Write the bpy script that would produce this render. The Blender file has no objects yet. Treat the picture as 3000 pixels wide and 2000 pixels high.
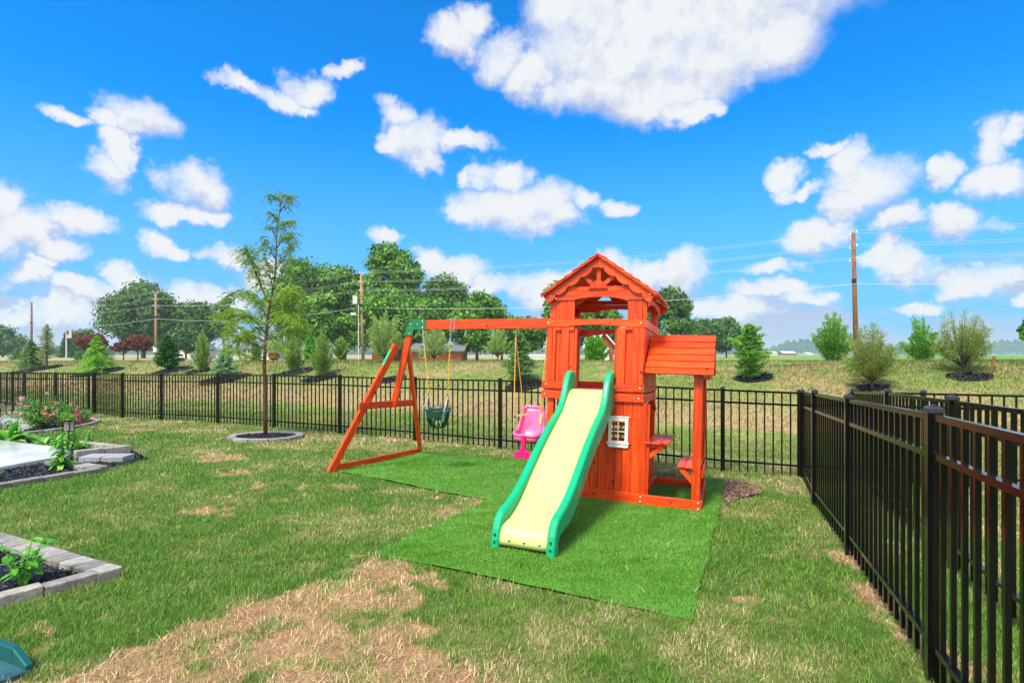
import bpy, math, random
import numpy as np
from mathutils import Matrix, Vector
R = math.radians
F = 1600.0                      # focal length of the view in photo pixels
# ------------------------------------------------------------------ camera
sc = bpy.context.scene
cam = bpy.data.cameras.new('camera'); cam_o = bpy.data.objects.new('camera', cam)
sc.collection.objects.link(cam_o); sc.camera = cam_o
cam_o.location = (0, 0, 0); cam_o.rotation_euler = (R(90), 0, 0)
cam.sensor_width = 36; cam.lens = F/3000*36; cam.shift_y = 38/3000
cam.clip_start = .05; cam.clip_end = 9000
# ------------------------------------------------------------------ light
SUN_EL, SUN_AZ = R(57), R(-146)        # azimuth measured from +Y towards +X
sd = bpy.data.lights.new('sun', 'SUN'); sd.energy = 3.2; sd.angle = R(14); sd.color = (1, .93, .82)
so = bpy.data.objects.new('sun', sd); sc.collection.objects.link(so)
sdir = Vector((math.sin(SUN_AZ)*math.cos(SUN_EL), math.cos(SUN_AZ)*math.cos(SUN_EL), math.sin(SUN_EL)))
so.rotation_euler = sdir.to_track_quat('Z', 'Y').to_euler()
sc.view_settings.view_transform = 'Standard'; sc.view_settings.look = 'None'
sc.view_settings.exposure = 0.98; sc.view_settings.gamma = 1
sc.render.engine = 'CYCLES'
sc.cycles.use_denoising = True
sc.cycles.max_bounces = 6; sc.cycles.diffuse_bounces = 3; sc.cycles.glossy_bounces = 2
sc.cycles.transparent_max_bounces = 6; sc.cycles.volume_bounces = 1; sc.cycles.transmission_bounces = 4

w = bpy.data.worlds.new('World'); sc.world = w; w.use_nodes = True
nt = w.node_tree; N = nt.nodes; L = nt.links
def nn(t, **k):
    n = N.new(t)
    for a, b in k.items(): setattr(n, a, b)
    return n
def mth(op, a, b=None, c=None, clamp=False):
    n = nn('ShaderNodeMath', operation=op, use_clamp=clamp)
    for i, x in enumerate((a, b, c)):
        if x is None: continue
        if hasattr(x, 'links'): L.new(x, n.inputs[i])
        else: n.inputs[i].default_value = x
    return n.outputs[0]
bg = N['Background']; bg.inputs[1].default_value = 0.1
sky = nn('ShaderNodeTexSky', sky_type='NISHITA', sun_disc=False, sun_elevation=SUN_EL, sun_rotation=SUN_AZ,
         air_density=1.0, dust_density=0.3, ozone_density=2.5)
tc = nn('ShaderNodeTexCoord')
sep = nn('ShaderNodeSeparateXYZ'); L.new(tc.outputs['Generated'], sep.inputs[0])
az = mth('ARCTAN2', sep.outputs[0], sep.outputs[1]); el = mth('ARCSINE', sep.outputs[2])
cmb = nn('ShaderNodeCombineXYZ'); L.new(az, cmb.inputs[0]); L.new(el, cmb.inputs[1])
# edge wobble of the clouds
n1 = nn('ShaderNodeTexNoise'); n1.inputs['Scale'].default_value = 10; n1.inputs['Detail'].default_value = 7; n1.inputs['Roughness'].default_value = .62
L.new(tc.outputs['Generated'], n1.inputs['Vector'])
sub = nn('ShaderNodeVectorMath', operation='SUBTRACT'); L.new(n1.outputs['Color'], sub.inputs[0]); sub.inputs[1].default_value = (.5, .5, .5)
mad = nn('ShaderNodeVectorMath', operation='MULTIPLY_ADD'); L.new(sub.outputs[0], mad.inputs[0]); mad.inputs[1].default_value = (.13, .10, 0); L.new(cmb.outputs[0], mad.inputs[2])
CL = [(1600,20,300,105),(1440,110,230,95),(1390,190,130,60),(1570,245,70,28),(1740,95,150,65),(1290,40,90,60),(1500,200,170,60),(1350,120,130,70),(1450,60,200,70),(1620,130,160,60),(1470,240,80,30),(1600,262,50,18),
 (1040,85,50,40),(1075,35,40,28),(1140,135,55,48),(1215,175,70,36),
 (560,200,62,22),(640,222,70,26),(715,205,62,34),(785,165,36,15),(705,250,36,16),
 (325,262,76,46),(240,262,40,24),(150,272,52,20),(275,325,50,36),(250,390,62,36),(300,370,34,28),
 (455,425,72,40),(415,480,86,24),(470,490,40,22),
 (960,318,70,46),(912,268,40,32),(1060,325,66,22),(975,365,46,24),(900,320,34,20),
 (1180,470,130,46),(1150,405,52,34),(1270,500,66,26),(1090,405,20,16),(1060,470,40,26),
 (1340,462,44,22),(1432,480,44,20),(885,536,42,18),
 (30,460,62,58),(70,530,86,56),(140,575,56,30),(190,505,66,34),(20,560,60,40),
 (352,552,42,34),(385,575,30,18),(505,590,66,26),(292,648,38,30),(75,640,50,30),(110,610,40,16),(180,675,60,26),
 (1990,425,96,64),(1955,365,50,40),(1806,392,40,30),(1840,432,50,16),(1898,335,36,18),(1930,470,50,40),
 (1880,540,72,36),(2060,517,58,28),(2155,410,46,28),(2285,330,56,60),(2300,410,76,36),(2340,290,40,30),
 (2212,515,76,36),(2080,612,72,34),(2030,585,40,26),
 (1050,615,70,34),(985,590,40,30),(1120,655,50,30),(1240,660,90,40),(1490,625,50,36),(1565,635,60,48),(1400,610,50,26),
 (1780,668,90,24),(1790,615,60,18),(1700,715,90,30),(1860,690,60,22),(2235,648,70,28),(2110,690,60,18),
 (470,690,110,36),(600,640,60,30),(160,720,80,26),(40,720,60,20),(1330,650,60,30),(900,690,60,24),(2330,690,40,16),(1620,700,50,24)]
acc = lowacc = None
for cx, cy, rx, ry in CL:
    X = (cx*3000/2352-1500)/F; Z = (1038-cy*3000/2352)/F
    a = math.atan2(X, 1); e = math.atan2(Z, math.hypot(X, 1)); ca = math.cos(a)
    ra = max(rx*1.2755/F*ca*ca, .008)*1.16; re = max(ry*1.2755/F*math.cos(e)*ca, .006)*1.2
    s = nn('ShaderNodeVectorMath', operation='MULTIPLY_ADD'); L.new(mad.outputs[0], s.inputs[0])
    s.inputs[1].default_value = (1/ra, 1/re, 0); s.inputs[2].default_value = (-a/ra, -e/re, 0)
    l = nn('ShaderNodeVectorMath', operation='DOT_PRODUCT'); L.new(s.outputs[0], l.inputs[0]); L.new(s.outputs[0], l.inputs[1])
    v = mth('SUBTRACT', 1.0, l.outputs['Value'])
    acc = v if acc is None else mth('MAXIMUM', acc, v)
    if rx >= 44:      # the same cloud a little lower: their difference tells the lit top from the grey base
        s = nn('ShaderNodeVectorMath', operation='MULTIPLY_ADD'); L.new(mad.outputs[0], s.inputs[0])
        s.inputs[1].default_value = (1/ra, 1/re, 0); s.inputs[2].default_value = (-a/ra, -(e-.022)/re, 0)
        l = nn('ShaderNodeVectorMath', operation='DOT_PRODUCT'); L.new(s.outputs[0], l.inputs[0]); L.new(s.outputs[0], l.inputs[1])
        v = mth('SUBTRACT', 1.0, l.outputs['Value']); lowacc = v if lowacc is None else mth('MAXIMUM', lowacc, v)
acc = mth('MAXIMUM', acc, -1.0); lowacc = mth('MAXIMUM', lowacc, -1.0)
n2 = nn('ShaderNodeTexNoise'); n2.inputs['Scale'].default_value = 15; n2.inputs['Detail'].default_value = 9; n2.inputs['Roughness'].default_value = .66
L.new(tc.outputs['Generated'], n2.inputs['Vector'])
m1 = mth('ADD', mth('MULTIPLY', acc, 1.7), mth('MULTIPLY', mth('SUBTRACT', n2.outputs[0], .5), 3.0))
mask = nn('ShaderNodeMapRange', interpolation_type='SMOOTHSTEP'); L.new(m1, mask.inputs[0]); mask.inputs[1].default_value = -.75; mask.inputs[2].default_value = 1.55
# broken low cloud near the horizon and unseen cloud overhead and behind the viewer, added as neutral fill light
n3 = nn('ShaderNodeTexNoise'); n3.inputs['Scale'].default_value = 5.2; n3.inputs['Detail'].default_value = 7; n3.inputs['Roughness'].default_value = .6
mp = nn('ShaderNodeMapping'); mp.inputs['Scale'].default_value = (1, 1, 2.6); L.new(tc.outputs['Generated'], mp.inputs[0]); L.new(mp.outputs[0], n3.inputs['Vector'])
low = nn('ShaderNodeMapRange'); L.new(el, low.inputs[0]); low.inputs[1].default_value = .02; low.inputs[2].default_value = .26; low.inputs[3].default_value = .23; low.inputs[4].default_value = -.24
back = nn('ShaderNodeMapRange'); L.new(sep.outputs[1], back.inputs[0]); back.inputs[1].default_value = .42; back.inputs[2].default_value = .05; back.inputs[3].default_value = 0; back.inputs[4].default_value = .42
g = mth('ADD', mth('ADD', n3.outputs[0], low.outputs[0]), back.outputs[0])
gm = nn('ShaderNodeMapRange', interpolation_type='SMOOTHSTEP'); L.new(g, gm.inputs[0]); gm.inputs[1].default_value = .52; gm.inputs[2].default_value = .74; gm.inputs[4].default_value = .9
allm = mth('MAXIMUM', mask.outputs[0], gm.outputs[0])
# colours
tint = nn('ShaderNodeMix', data_type='RGBA', blend_type='MULTIPLY'); tint.inputs[0].default_value = 1
L.new(sky.outputs[0], tint.inputs[6]); tint.inputs[7].default_value = (.008, .76, 1.42, 1)
hzr = nn('ShaderNodeMapRange', interpolation_type='SMOOTHSTEP'); L.new(el, hzr.inputs[0]); hzr.inputs[1].default_value = .0; hzr.inputs[2].default_value = .42; hzr.inputs[3].default_value = .85; hzr.inputs[4].default_value = 0
hz = nn('ShaderNodeMix', data_type='RGBA'); L.new(hzr.outputs[0], hz.inputs[0]); L.new(tint.outputs[2], hz.inputs[6]); hz.inputs[7].default_value = (1.15, 2.7, 4.6, 1)
n4 = nn('ShaderNodeTexNoise'); n4.inputs['Scale'].default_value = 11; n4.inputs['Detail'].default_value = 9; n4.inputs['Roughness'].default_value = .65; L.new(tc.outputs['Generated'], n4.inputs['Vector'])
sh = mth('ADD', mth('MULTIPLY', mth('MINIMUM', acc, .7), .40), mth('MULTIPLY', n4.outputs[0], 1.0))
# puffs lit from above: the cloud noise against itself a little higher up
upv = nn('ShaderNodeVectorMath', operation='ADD'); L.new(tc.outputs['Generated'], upv.inputs[0]); upv.inputs[1].default_value = (-.006, 0, .016)
n5 = nn('ShaderNodeTexNoise'); n5.inputs['Scale'].default_value = 17; n5.inputs['Detail'].default_value = 5; n5.inputs['Roughness'].default_value = .6; L.new(upv.outputs[0], n5.inputs['Vector'])
n6 = nn('ShaderNodeTexNoise'); n6.inputs['Scale'].default_value = 17; n6.inputs['Detail'].default_value = 5; n6.inputs['Roughness'].default_value = .6; L.new(tc.outputs['Generated'], n6.inputs['Vector'])
sh = mth('ADD', sh, mth('MULTIPLY', mth('SUBTRACT', n6.outputs[0], n5.outputs[0]), 1.3))
sh = mth('ADD', sh, mth('MULTIPLY', mth('MINIMUM', mth('MAXIMUM', mth('SUBTRACT', lowacc, acc), -.8), .8), -.42))
shr = nn('ShaderNodeMapRange'); L.new(sh, shr.inputs[0]); shr.inputs[1].default_value = .30; shr.inputs[2].default_value = .80
cc = nn('ShaderNodeMix', data_type='RGBA'); L.new(shr.outputs[0], cc.inputs[0]); cc.inputs[6].default_value = (2.7, 3.05, 4.1, 1); cc.inputs[7].default_value = (4.5, 4.6, 4.75, 1)
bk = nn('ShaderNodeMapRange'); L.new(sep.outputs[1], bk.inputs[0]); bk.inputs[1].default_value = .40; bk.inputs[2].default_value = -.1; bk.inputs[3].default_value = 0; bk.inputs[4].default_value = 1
cb = nn('ShaderNodeMix', data_type='RGBA'); L.new(bk.outputs[0], cb.inputs[0]); L.new(cc.outputs[2], cb.inputs[6]); cb.inputs[7].default_value = (9.5, 9.0, 8.2, 1)  # out-of-view clouds made brighter than the visible ones, as added fill light
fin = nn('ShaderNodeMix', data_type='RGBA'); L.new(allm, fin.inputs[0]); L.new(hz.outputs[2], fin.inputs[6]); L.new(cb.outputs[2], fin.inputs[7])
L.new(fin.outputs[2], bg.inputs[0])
w.cycles.sampling_method = 'MANUAL'; w.cycles.sample_map_resolution = 512

# ------------------------------------------------------------------ helpers
COL = sc.collection
def tag(o, label=None, cat=None, group=None, kind=None):
    if label: o['label'] = label
    if cat: o['category'] = cat
    if group: o['group'] = group
    if kind: o['kind'] = kind
    return o
def empty(name, loc, label, cat, group=None, rz=0):
    o = bpy.data.objects.new(name, None); COL.objects.link(o); o.location = loc; o.rotation_euler = (0, 0, rz)
    o.empty_display_size = .1
    return tag(o, label, cat, group)
def link(name, me, m, parent=None, bevel=0, seg=2, smooth=False):
    o = bpy.data.objects.new(name, me); COL.objects.link(o)
    if m: me.materials.append(m)
    if parent: o.parent = parent
    if bevel:
        b = o.modifiers.new('bevel', 'BEVEL'); b.width = bevel; b.segments = seg; b.limit_method = 'ANGLE'; b.angle_limit = R(35)
    if smooth: me.polygons.foreach_set('use_smooth', [True]*len(me.polygons))
    return o
class MB:
    def __init__(s): s.v = []; s.f = []; s.t = []
    def add(s, vs, fs, tone=None):
        o = len(s.v); s.v += [tuple(p) for p in vs]; s.f += [[o+i for i in f] for f in fs]
        s.t += [random.random() if tone is None else tone]*len(vs)
        return s
    def box(s, a, b, tone=None):
        (x0, y0, z0), (x1, y1, z1) = [(min(p, q), min(r, t), min(m, n)) if k == 0 else (max(p, q), max(r, t), max(m, n))
                                      for k in (0, 1) for (p, r, m), (q, t, n) in [(a, b)]]
        return s.add([(x0,y0,z0),(x1,y0,z0),(x1,y1,z0),(x0,y1,z0),(x0,y0,z1),(x1,y0,z1),(x1,y1,z1),(x0,y1,z1)],
                     [(3,2,1,0),(4,5,6,7),(0,1,5,4),(1,2,6,5),(2,3,7,6),(3,0,4,7)], tone)
    def beam(s, p, q, wd, th, side=None, tone=None):
        p, q = Vector(p), Vector(q); d = (q-p).normalized()
        sd_ = Vector(side) if side else Vector((0, 0, 1)).cross(d)
        if sd_.length < 1e-4: sd_ = Vector((1, 0, 0))
        sd_ = (sd_ - sd_.dot(d)*d).normalized(); up = d.cross(sd_)
        vs = [c + sd_*a*wd/2 + up*b*th/2 for c in (p, q) for a, b in ((-1,-1),(1,-1),(1,1),(-1,1))]
        return s.add(vs, [(0,1,2,3)[::-1],(4,5,6,7),(0,1,5,4),(1,2,6,5),(2,3,7,6),(3,0,4,7)], tone)
    def prism(s, poly, fn, t0, t1, tone=None):
        n = len(poly); vs = [fn(a, b, t0) for a, b in poly] + [fn(a, b, t1) for a, b in poly]
        fs = [list(range(n))[::-1], list(range(n, 2*n))] + [(i, (i+1) % n, n+(i+1) % n, n+i) for i in range(n)]
        return s.add(vs, fs, tone)
    def tube(s, pts, r, n=6, tone=None, closed=False, cap=True):
        pts = [Vector(p) for p in pts]; m = len(pts); rr = r if isinstance(r, (list, tuple)) else [r]*m
        vs = []; up = Vector((.123, .3, 1)).normalized()
        for i, p in enumerate(pts):
            if closed: d = pts[(i+1) % m]-pts[i-1]
            else: d = pts[min(i+1, m-1)]-pts[max(i-1, 0)]
            d.normalize(); a = d.cross(up)
            if a.length < 1e-3: a = d.cross(Vector((1, 0, 0)))
            a.normalize(); b = d.cross(a)
            vs += [p+(a*math.cos(t)+b*math.sin(t))*rr[i] for t in [2*math.pi*k/n for k in range(n)]]
        fs = []
        for i in range(m if closed else m-1):
            j = (i+1) % m
            fs += [(i*n+k, i*n+(k+1) % n, j*n+(k+1) % n, j*n+k) for k in range(n)]
        if not closed and cap: fs += [tuple(range(n))[::-1], tuple(range((m-1)*n, m*n))]
        return s.add(vs, fs, tone)
    def dome(s, c, nrm, r, h=None, n=8, tone=None):
        c = Vector(c); d = Vector(nrm).normalized(); h = h or r*.6; a = d.orthogonal().normalized(); b = d.cross(a)
        vs = []
        for k, (rr, hh) in enumerate(((1, 0), (.92, .5), (.55, .88))):
            vs += [c+d*h*hh+(a*math.cos(t)+b*math.sin(t))*r*rr for t in [2*math.pi*i/n for i in range(n)]]
        vs.append(c+d*h)
        fs = [(k*n+i, k*n+(i+1) % n, (k+1)*n+(i+1) % n, (k+1)*n+i) for k in (0, 1) for i in range(n)]+[(2*n+i, 2*n+(i+1) % n, 3*n) for i in range(n)]
        return s.add(vs, fs, tone)
    def build(s, name, m, parent=None, **k):
        me = bpy.data.meshes.new(name); me.from_pydata(s.v, [], s.f)
        a = me.attributes.new('tone', 'FLOAT', 'POINT'); a.data.foreach_set('value', s.t)
        return link(name, me, m, parent, **k)
def npmesh(name, V, Fc, m, parent=None, tone=None, col=None, smooth=False):
    """V (n,3); Fc (m,k) index array"""
    me = bpy.data.meshes.new(name); n = len(V); k = Fc.shape[1]; mm = len(Fc)
    me.vertices.add(n); me.vertices.foreach_set('co', np.asarray(V, np.float32).ravel())
    me.loops.add(mm*k); me.loops.foreach_set('vertex_index', Fc.astype(np.int32).ravel())
    me.polygons.add(mm); me.polygons.foreach_set('loop_start', np.arange(0, mm*k, k, dtype=np.int32))
    me.polygons.foreach_set('loop_total', np.full(mm, k, np.int32))
    me.update(calc_edges=True)
    if tone is not None:
        a = me.attributes.new('tone', 'FLOAT', 'POINT'); a.data.foreach_set('value', np.asarray(tone, np.float32))
    if col is not None:
        a = me.attributes.new('tint', 'FLOAT_COLOR', 'POINT')
        c = np.ones((n, 4), np.float32); c[:, :3] = col; a.data.foreach_set('color', c.ravel())
    return link(name, me, m, parent, smooth=smooth)
rng = np.random.default_rng(7); random.seed(7)
def smooth(x): return x*x*(3-2*x)
_g = np.random.default_rng(3).random((512, 512))
def vnoise(x, y, s):
    x = np.asarray(x, float)/s+100.3; y = np.asarray(y, float)/s+57.7
    xi = np.floor(x).astype(int); yi = np.floor(y).astype(int); fx = smooth(x-xi); fy = smooth(y-yi)
    g_ = lambda a, b: _g[a % 512, b % 512]
    return (g_(xi, yi)*(1-fx)+g_(xi+1, yi)*fx)*(1-fy)+(g_(xi, yi+1)*(1-fx)+g_(xi+1, yi+1)*fx)*fy
def fbm(x, y, s, o=4):
    t = 0; a = 1; n_ = 0
    for i in range(o): t = t+a*vnoise(x, y, s/2**i); n_ += a; a *= .55
    return t/n_
def lerp(a, b, t): return a+(b-a)*t
def inpoly(x, y, P):
    x = np.asarray(x, float); y = np.asarray(y, float); r = np.zeros(x.shape, bool); n = len(P)
    for i in range(n):
        x0, y0 = P[i]; x1, y1 = P[(i+1) % n]
        if y0 == y1: continue
        c = ((y0 > y) != (y1 > y)) & (x < (x1-x0)*(y-y0)/(y1-y0)+x0)
        r ^= c
    return r
def sstep(x, a, b): return smooth(np.clip((x-a)/(b-a), 0, 1))

# ------------------------------------------------------------------ materials
def mat(name, base=(.5, .5, .5), rough=.6, spec=.5, metal=0, coat=0):
    m = bpy.data.materials.new(name); m.use_nodes = True; b = m.node_tree.nodes['Principled BSDF']
    b.inputs['Base Color'].default_value = (*base, 1); b.inputs['Roughness'].default_value = rough
    b.inputs['Specular IOR Level'].default_value = spec; b.inputs['Metallic'].default_value = metal
    b.inputs['Coat Weight'].default_value = coat
    return m, m.node_tree, b
def noisy(name, c1, c2, scale=8, rough=.6, stretch=(1, 1, 1), bump=.0, bscale=40, tone=None, detail=5, space='Object', **k):
    """two colours mixed by noise, optional per-piece brightness from the 'tone' attribute"""
    m, t, b = mat(name, c1, rough, **k); ns, ls = t.nodes, t.links
    tcn = ns.new('ShaderNodeTexCoord'); mpn = ns.new('ShaderNodeMapping'); mpn.inputs['Scale'].default_value = stretch
    ls.new(tcn.outputs[space], mpn.inputs[0])
    nz = ns.new('ShaderNodeTexNoise'); nz.inputs['Scale'].default_value = scale; nz.inputs['Detail'].default_value = detail; ls.new(mpn.outputs[0], nz.inputs['Vector'])
    mr = ns.new('ShaderNodeMapRange'); mr.inputs[1].default_value = .32; mr.inputs[2].default_value = .68; ls.new(nz.outputs[0], mr.inputs[0])
    mx = ns.new('ShaderNodeMix'); mx.data_type = 'RGBA'; ls.new(mr.outputs[0], mx.inputs[0])
    mx.inputs[6].default_value = (*c1, 1); mx.inputs[7].default_value = (*c2, 1); out = mx.outputs[2]
    if tone:
        at = ns.new('ShaderNodeAttribute'); at.attribute_name = 'tone'
        tm = ns.new('ShaderNodeMapRange'); ls.new(at.outputs['Fac'], tm.inputs[0]); tm.inputs[3].default_value = tone[0]; tm.inputs[4].default_value = tone[1]
        mu = ns.new('ShaderNodeVectorMath'); mu.operation = 'SCALE'; ls.new(out, mu.inputs[0]); ls.new(tm.outputs[0], mu.inputs['Scale']); out = mu.outputs[0]
    ls.new(out, b.inputs['Base Color'])
    if bump:
        bn = ns.new('ShaderNodeTexNoise'); bn.inputs['Scale'].default_value = bscale; bn.inputs['Detail'].default_value = 4; ls.new(mpn.outputs[0], bn.inputs['Vector'])
        bu = ns.new('ShaderNodeBump'); bu.inputs['Strength'].default_value = bump; bu.inputs['Distance'].default_value = .02; ls.new(bn.outputs[0], bu.inputs['Height']); ls.new(bu.outputs[0], b.inputs['Normal'])
    return m
def wood(name, stretch):
    m = noisy(name, (.96, .098, .008), (.66, .040, .003), 5, .42, stretch, .12, 30, (.66, 1.16), spec=.3, coat=.10)
    t = m.node_tree; ns, ls = t.nodes, t.links; b = ns['Principled BSDF']; src = b.inputs['Base Color'].links[0].from_socket
    tcn = [n for n in ns if n.type == 'TEX_COORD'][0]
    vo = ns.new('ShaderNodeTexVoronoi'); vo.inputs['Scale'].default_value = 5.5; ls.new(tcn.outputs['Object'], vo.inputs['Vector'])
    kr = ns.new('ShaderNodeMapRange'); kr.inputs[1].default_value = .075; kr.inputs[2].default_value = .125; kr.inputs[3].default_value = .30; kr.inputs[4].default_value = 1; ls.new(vo.outputs['Distance'], kr.inputs[0])
    mu = ns.new('ShaderNodeVectorMath'); mu.operation = 'SCALE'; ls.new(src, mu.inputs[0]); ls.new(kr.outputs[0], mu.inputs['Scale']); ls.new(mu.outputs[0], b.inputs['Base Color'])
    return m
WV = wood('stained_wood_upright', (9, 9, .9)); WH = wood('stained_wood_level', (.9, 9, 9)); WD = wood('stained_wood_deep', (9, .9, 9))
M_bolt = mat('bolt_metal', (.75, .75, .74), .25, metal=1)[0]
M_white = noisy('white_plastic', (.82, .82, .80), (.74, .74, .72), 6, .4)
M_slide = noisy('yellow_plastic', (.56, .63, .22), (.53, .60, .19), 3, .30, coat=.3)
M_sgreen = noisy('green_plastic', (.003, .38, .17), (.004, .34, .15), 3, .42, coat=.06, spec=.3)
M_dgreen = noisy('dark_green_rubber', (.004, .055, .03), (.004, .045, .025), 6, .35)
M_brk = noisy('green_bracket_paint', (.003, .16, .045), (.003, .13, .04), 6, .35)
M_tgreen = mat('sticker_green', (.01, .42, .16), .4)[0]
M_chain = mat('galvanised_steel', (.7, .7, .7), .3, metal=.9)[0]
M_ychain = noisy('yellow_coated_chain', (.8, .5, .03), (.7, .42, .03), 20, .45)
M_rope = noisy('yellow_rope', (.75, .42, .06), (.62, .32, .05), 60, .8)
M_pink = noisy('pink_plastic', (.90, .14, .36), (.86, .12, .33), 3, .3, coat=.3)
M_mag = mat('magenta_plastic', (.85, .0, .16), .3, coat=.3)[0]
M_blk = noisy('black_painted_aluminium', (.003, .003, .0035), (.005, .005, .005), 5, .16, spec=.42)
M_cap = mat('black_cap', (.02, .022, .024), .3, spec=.6)[0]
M_stone = noisy('grey_paver', (.30, .28, .25), (.17, .155, .135), 14, .75, bump=.5, bscale=60, tone=(.75, 1.35))
M_conc = noisy('wet_concrete', (.60, .61, .62), (.36, .37, .37), 1.3, .14, bump=.05)
M_slate = noisy('light_paver', (.34, .35, .37), (.26, .27, .29), 10, .6, bump=.3, tone=(.85, 1.1))
M_pole = noisy('utility_pole_wood', (.26, .095, .035), (.14, .05, .022), 3, .8, (4, 4, .4))
M_pole2 = noisy('weathered_pole_wood', (.42, .24, .12), (.26, .14, .07), 3, .8, (4, 4, .4))
M_wire = mat('wire', (.62, .64, .66), .45)[0]
M_hdw = mat('pole_hardware', (.55, .56, .56), .5)[0]
def leafmat(name, c1, c2, c3=None, trans=.35, rough=.55):
    """leaf colour: three greens mixed by the per-leaf 'tone', part of the light passes through"""
    m, t, b = mat(name, c1, rough, .3); ns, ls = t.nodes, t.links
    at = ns.new('ShaderNodeAttribute'); at.attribute_name = 'tone'
    cr = ns.new('ShaderNodeValToRGB'); ls.new(at.outputs['Fac'], cr.inputs[0])
    cr.color_ramp.elements[0].color = (*c1, 1); cr.color_ramp.elements[1].color = (*c2, 1)
    if c3: e = cr.color_ramp.elements.new(.93); e.color = (*c2, 1); cr.color_ramp.elements[-1].color = (*c3, 1)
    ls.new(cr.outputs[0], b.inputs['Base Color'])
    tr = ns.new('ShaderNodeBsdfTranslucent'); ls.new(cr.outputs[0], tr.inputs[0])
    mx = ns.new('ShaderNodeMixShader'); mx.inputs[0].default_value = trans
    ls.new(b.outputs[0], mx.inputs[1]); ls.new(tr.outputs[0], mx.inputs[2]); ls.new(mx.outputs[0], ns['Material Output'].inputs[0])
    return m
M_bark = noisy('bark', (.09, .055, .035), (.05, .03, .02), 20, .9, (1, 1, .3), .5, 30)
M_bark_red = noisy('young_bark', (.14, .055, .03), (.08, .03, .018), 25, .7, (1, 1, .3), .4, 30)
M_bark_grey = noisy('grey_bark', (.16, .13, .10), (.08, .065, .05), 10, .9, (1, 1, .3), .4, 20)
LF = dict(
 oak=leafmat('oak_leaves', (.020, .07, .010), (.13, .29, .035), None, .15),
 deep=leafmat('deep_green_leaves', (.025, .10, .008), (.20, .44, .035), None, .15),
 bright=leafmat('bright_leaves', (0.058, 0.228, 0.014), (0.189, 0.518, 0.035)),
 lime=leafmat('lime_needles', (0.102, 0.335, 0.017), (0.290, 0.600, 0.046)),
 locust=leafmat('locust_leaves', (.06, .15, .014), (.34, .52, .06), (.42, .34, .08), .4),
 pine=leafmat('dark_pine_needles', (0.009, 0.053, 0.009), (0.058, 0.228, 0.023), None, .15),
 blue=leafmat('blue_spruce_needles', (0.058, 0.183, 0.081), (0.290, 0.518, 0.278), None, .15),
 spruce=leafmat('spruce_needles', (0.043, 0.122, 0.035), (0.174, 0.335, 0.081), None, .15),
 arbor=leafmat('arborvitae_scales', (0.072, 0.167, 0.023), (0.290, 0.457, 0.081), (0.493, 0.365, 0.116), .25),
 cedar=leafmat('cedar_scales', (0.051, 0.183, 0.023), (0.217, 0.487, 0.070), (0.435, 0.304, 0.093), .25),
 airy=leafmat('cypress_sprays', (0.116, 0.183, 0.035), (0.348, 0.442, 0.104), (0.435, 0.304, 0.093), .35),
 poplar=leafmat('poplar_leaves', (0.145, 0.289, 0.058), (0.493, 0.600, 0.197), None, .4),
 red=leafmat('red_maple_leaves', (0.087, 0.020, 0.009), (0.275, 0.069, 0.029), None, .3),
 woods=leafmat('woodland_leaves', (0.043, 0.107, 0.023), (0.102, 0.198, 0.041), None, .2),
 rust=leafmat('rusty_shrub_leaves', (0.174, 0.076, 0.017), (0.507, 0.183, 0.035), None, .3),
 hosta=leafmat('garden_leaves', (0.072, 0.304, 0.023), (0.246, 0.600, 0.070), None, .35, .4),
 rose=leafmat('rose_leaves', (0.043, 0.183, 0.023), (0.174, 0.411, 0.081), (0.507, 0.213, 0.093), .3, .4),
 pinkf=leafmat('pink_petals', (.75, .02, .28), (.90, .10, .45), None, .3),
 palef=leafmat('pale_pink_petals', (.75, .28, .45), (.85, .50, .60), None, .3),
 orangef=leafmat('coral_petals', (.70, .22, .14), (.85, .38, .26), None, .3),
)

# ------------------------------------------------------------------ the lie of the land
th = R(21.5); O = np.array([1.908, 5.5, -1.598])
U = np.array([-math.cos(th), math.sin(th), .0224]); U /= np.linalg.norm(U)
Vd = np.array([math.sin(th), math.cos(th), -.0414]); Vd -= Vd.dot(U)*U; Vd /= np.linalg.norm(Vd)
Wd = np.cross(Vd, U); Wd = Wd if Wd[2] > 0 else -Wd
def PS(u, v, h=0): return O+u*U+v*Vd+h*Wd
H = 1.22
FAR = [(-12.07,15.8,-1.71),(-10.43,14.62,-1.70),(-8.98,13.98,-1.68),(-7.03,13.05,-1.645),(-5.28,12.12,-1.633),(-3.53,11.20,-1.62),(-1.85,10.42,-1.635),
       (-.20,9.30,-1.61),(1.48,8.55,-1.635),(3.03,7.85,-1.674),(3.98,7.566,-1.698)]
RIGHT = [(3.98,7.566,-1.698),(3.17,5.72,-1.58),(2.556,4.144,-1.513),(1.875,2.43,-1.44),(1.20,.72,-1.40),(.5,-1.0,-1.38)]
ctrl = np.array(FAR+RIGHT[1:]+[tuple(PS(*p)) for p in [(0,0),(0,1.18),(4.4,-.22),(4.3,1.73),(-.2,-2.6),(2.1,-2.5),(2,0)]]
                +[(-2.6,3.6,-1.475),(-6,8,-1.545),(0,2.4,-1.43),(-2.0,2.4,-1.44),(-4.66,10.3,-1.60),(-9,9,-1.56),(-8,5,-1.5),(6,4,-1.58),(5.5,6.6,-1.66)])
A_ = np.c_[ctrl[:, :2], np.ones(len(ctrl))]; coef = np.linalg.lstsq(A_, ctrl[:, 2], rcond=None)[0]; res = ctrl[:, 2]-A_@coef
FN = (.461, .887)
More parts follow.
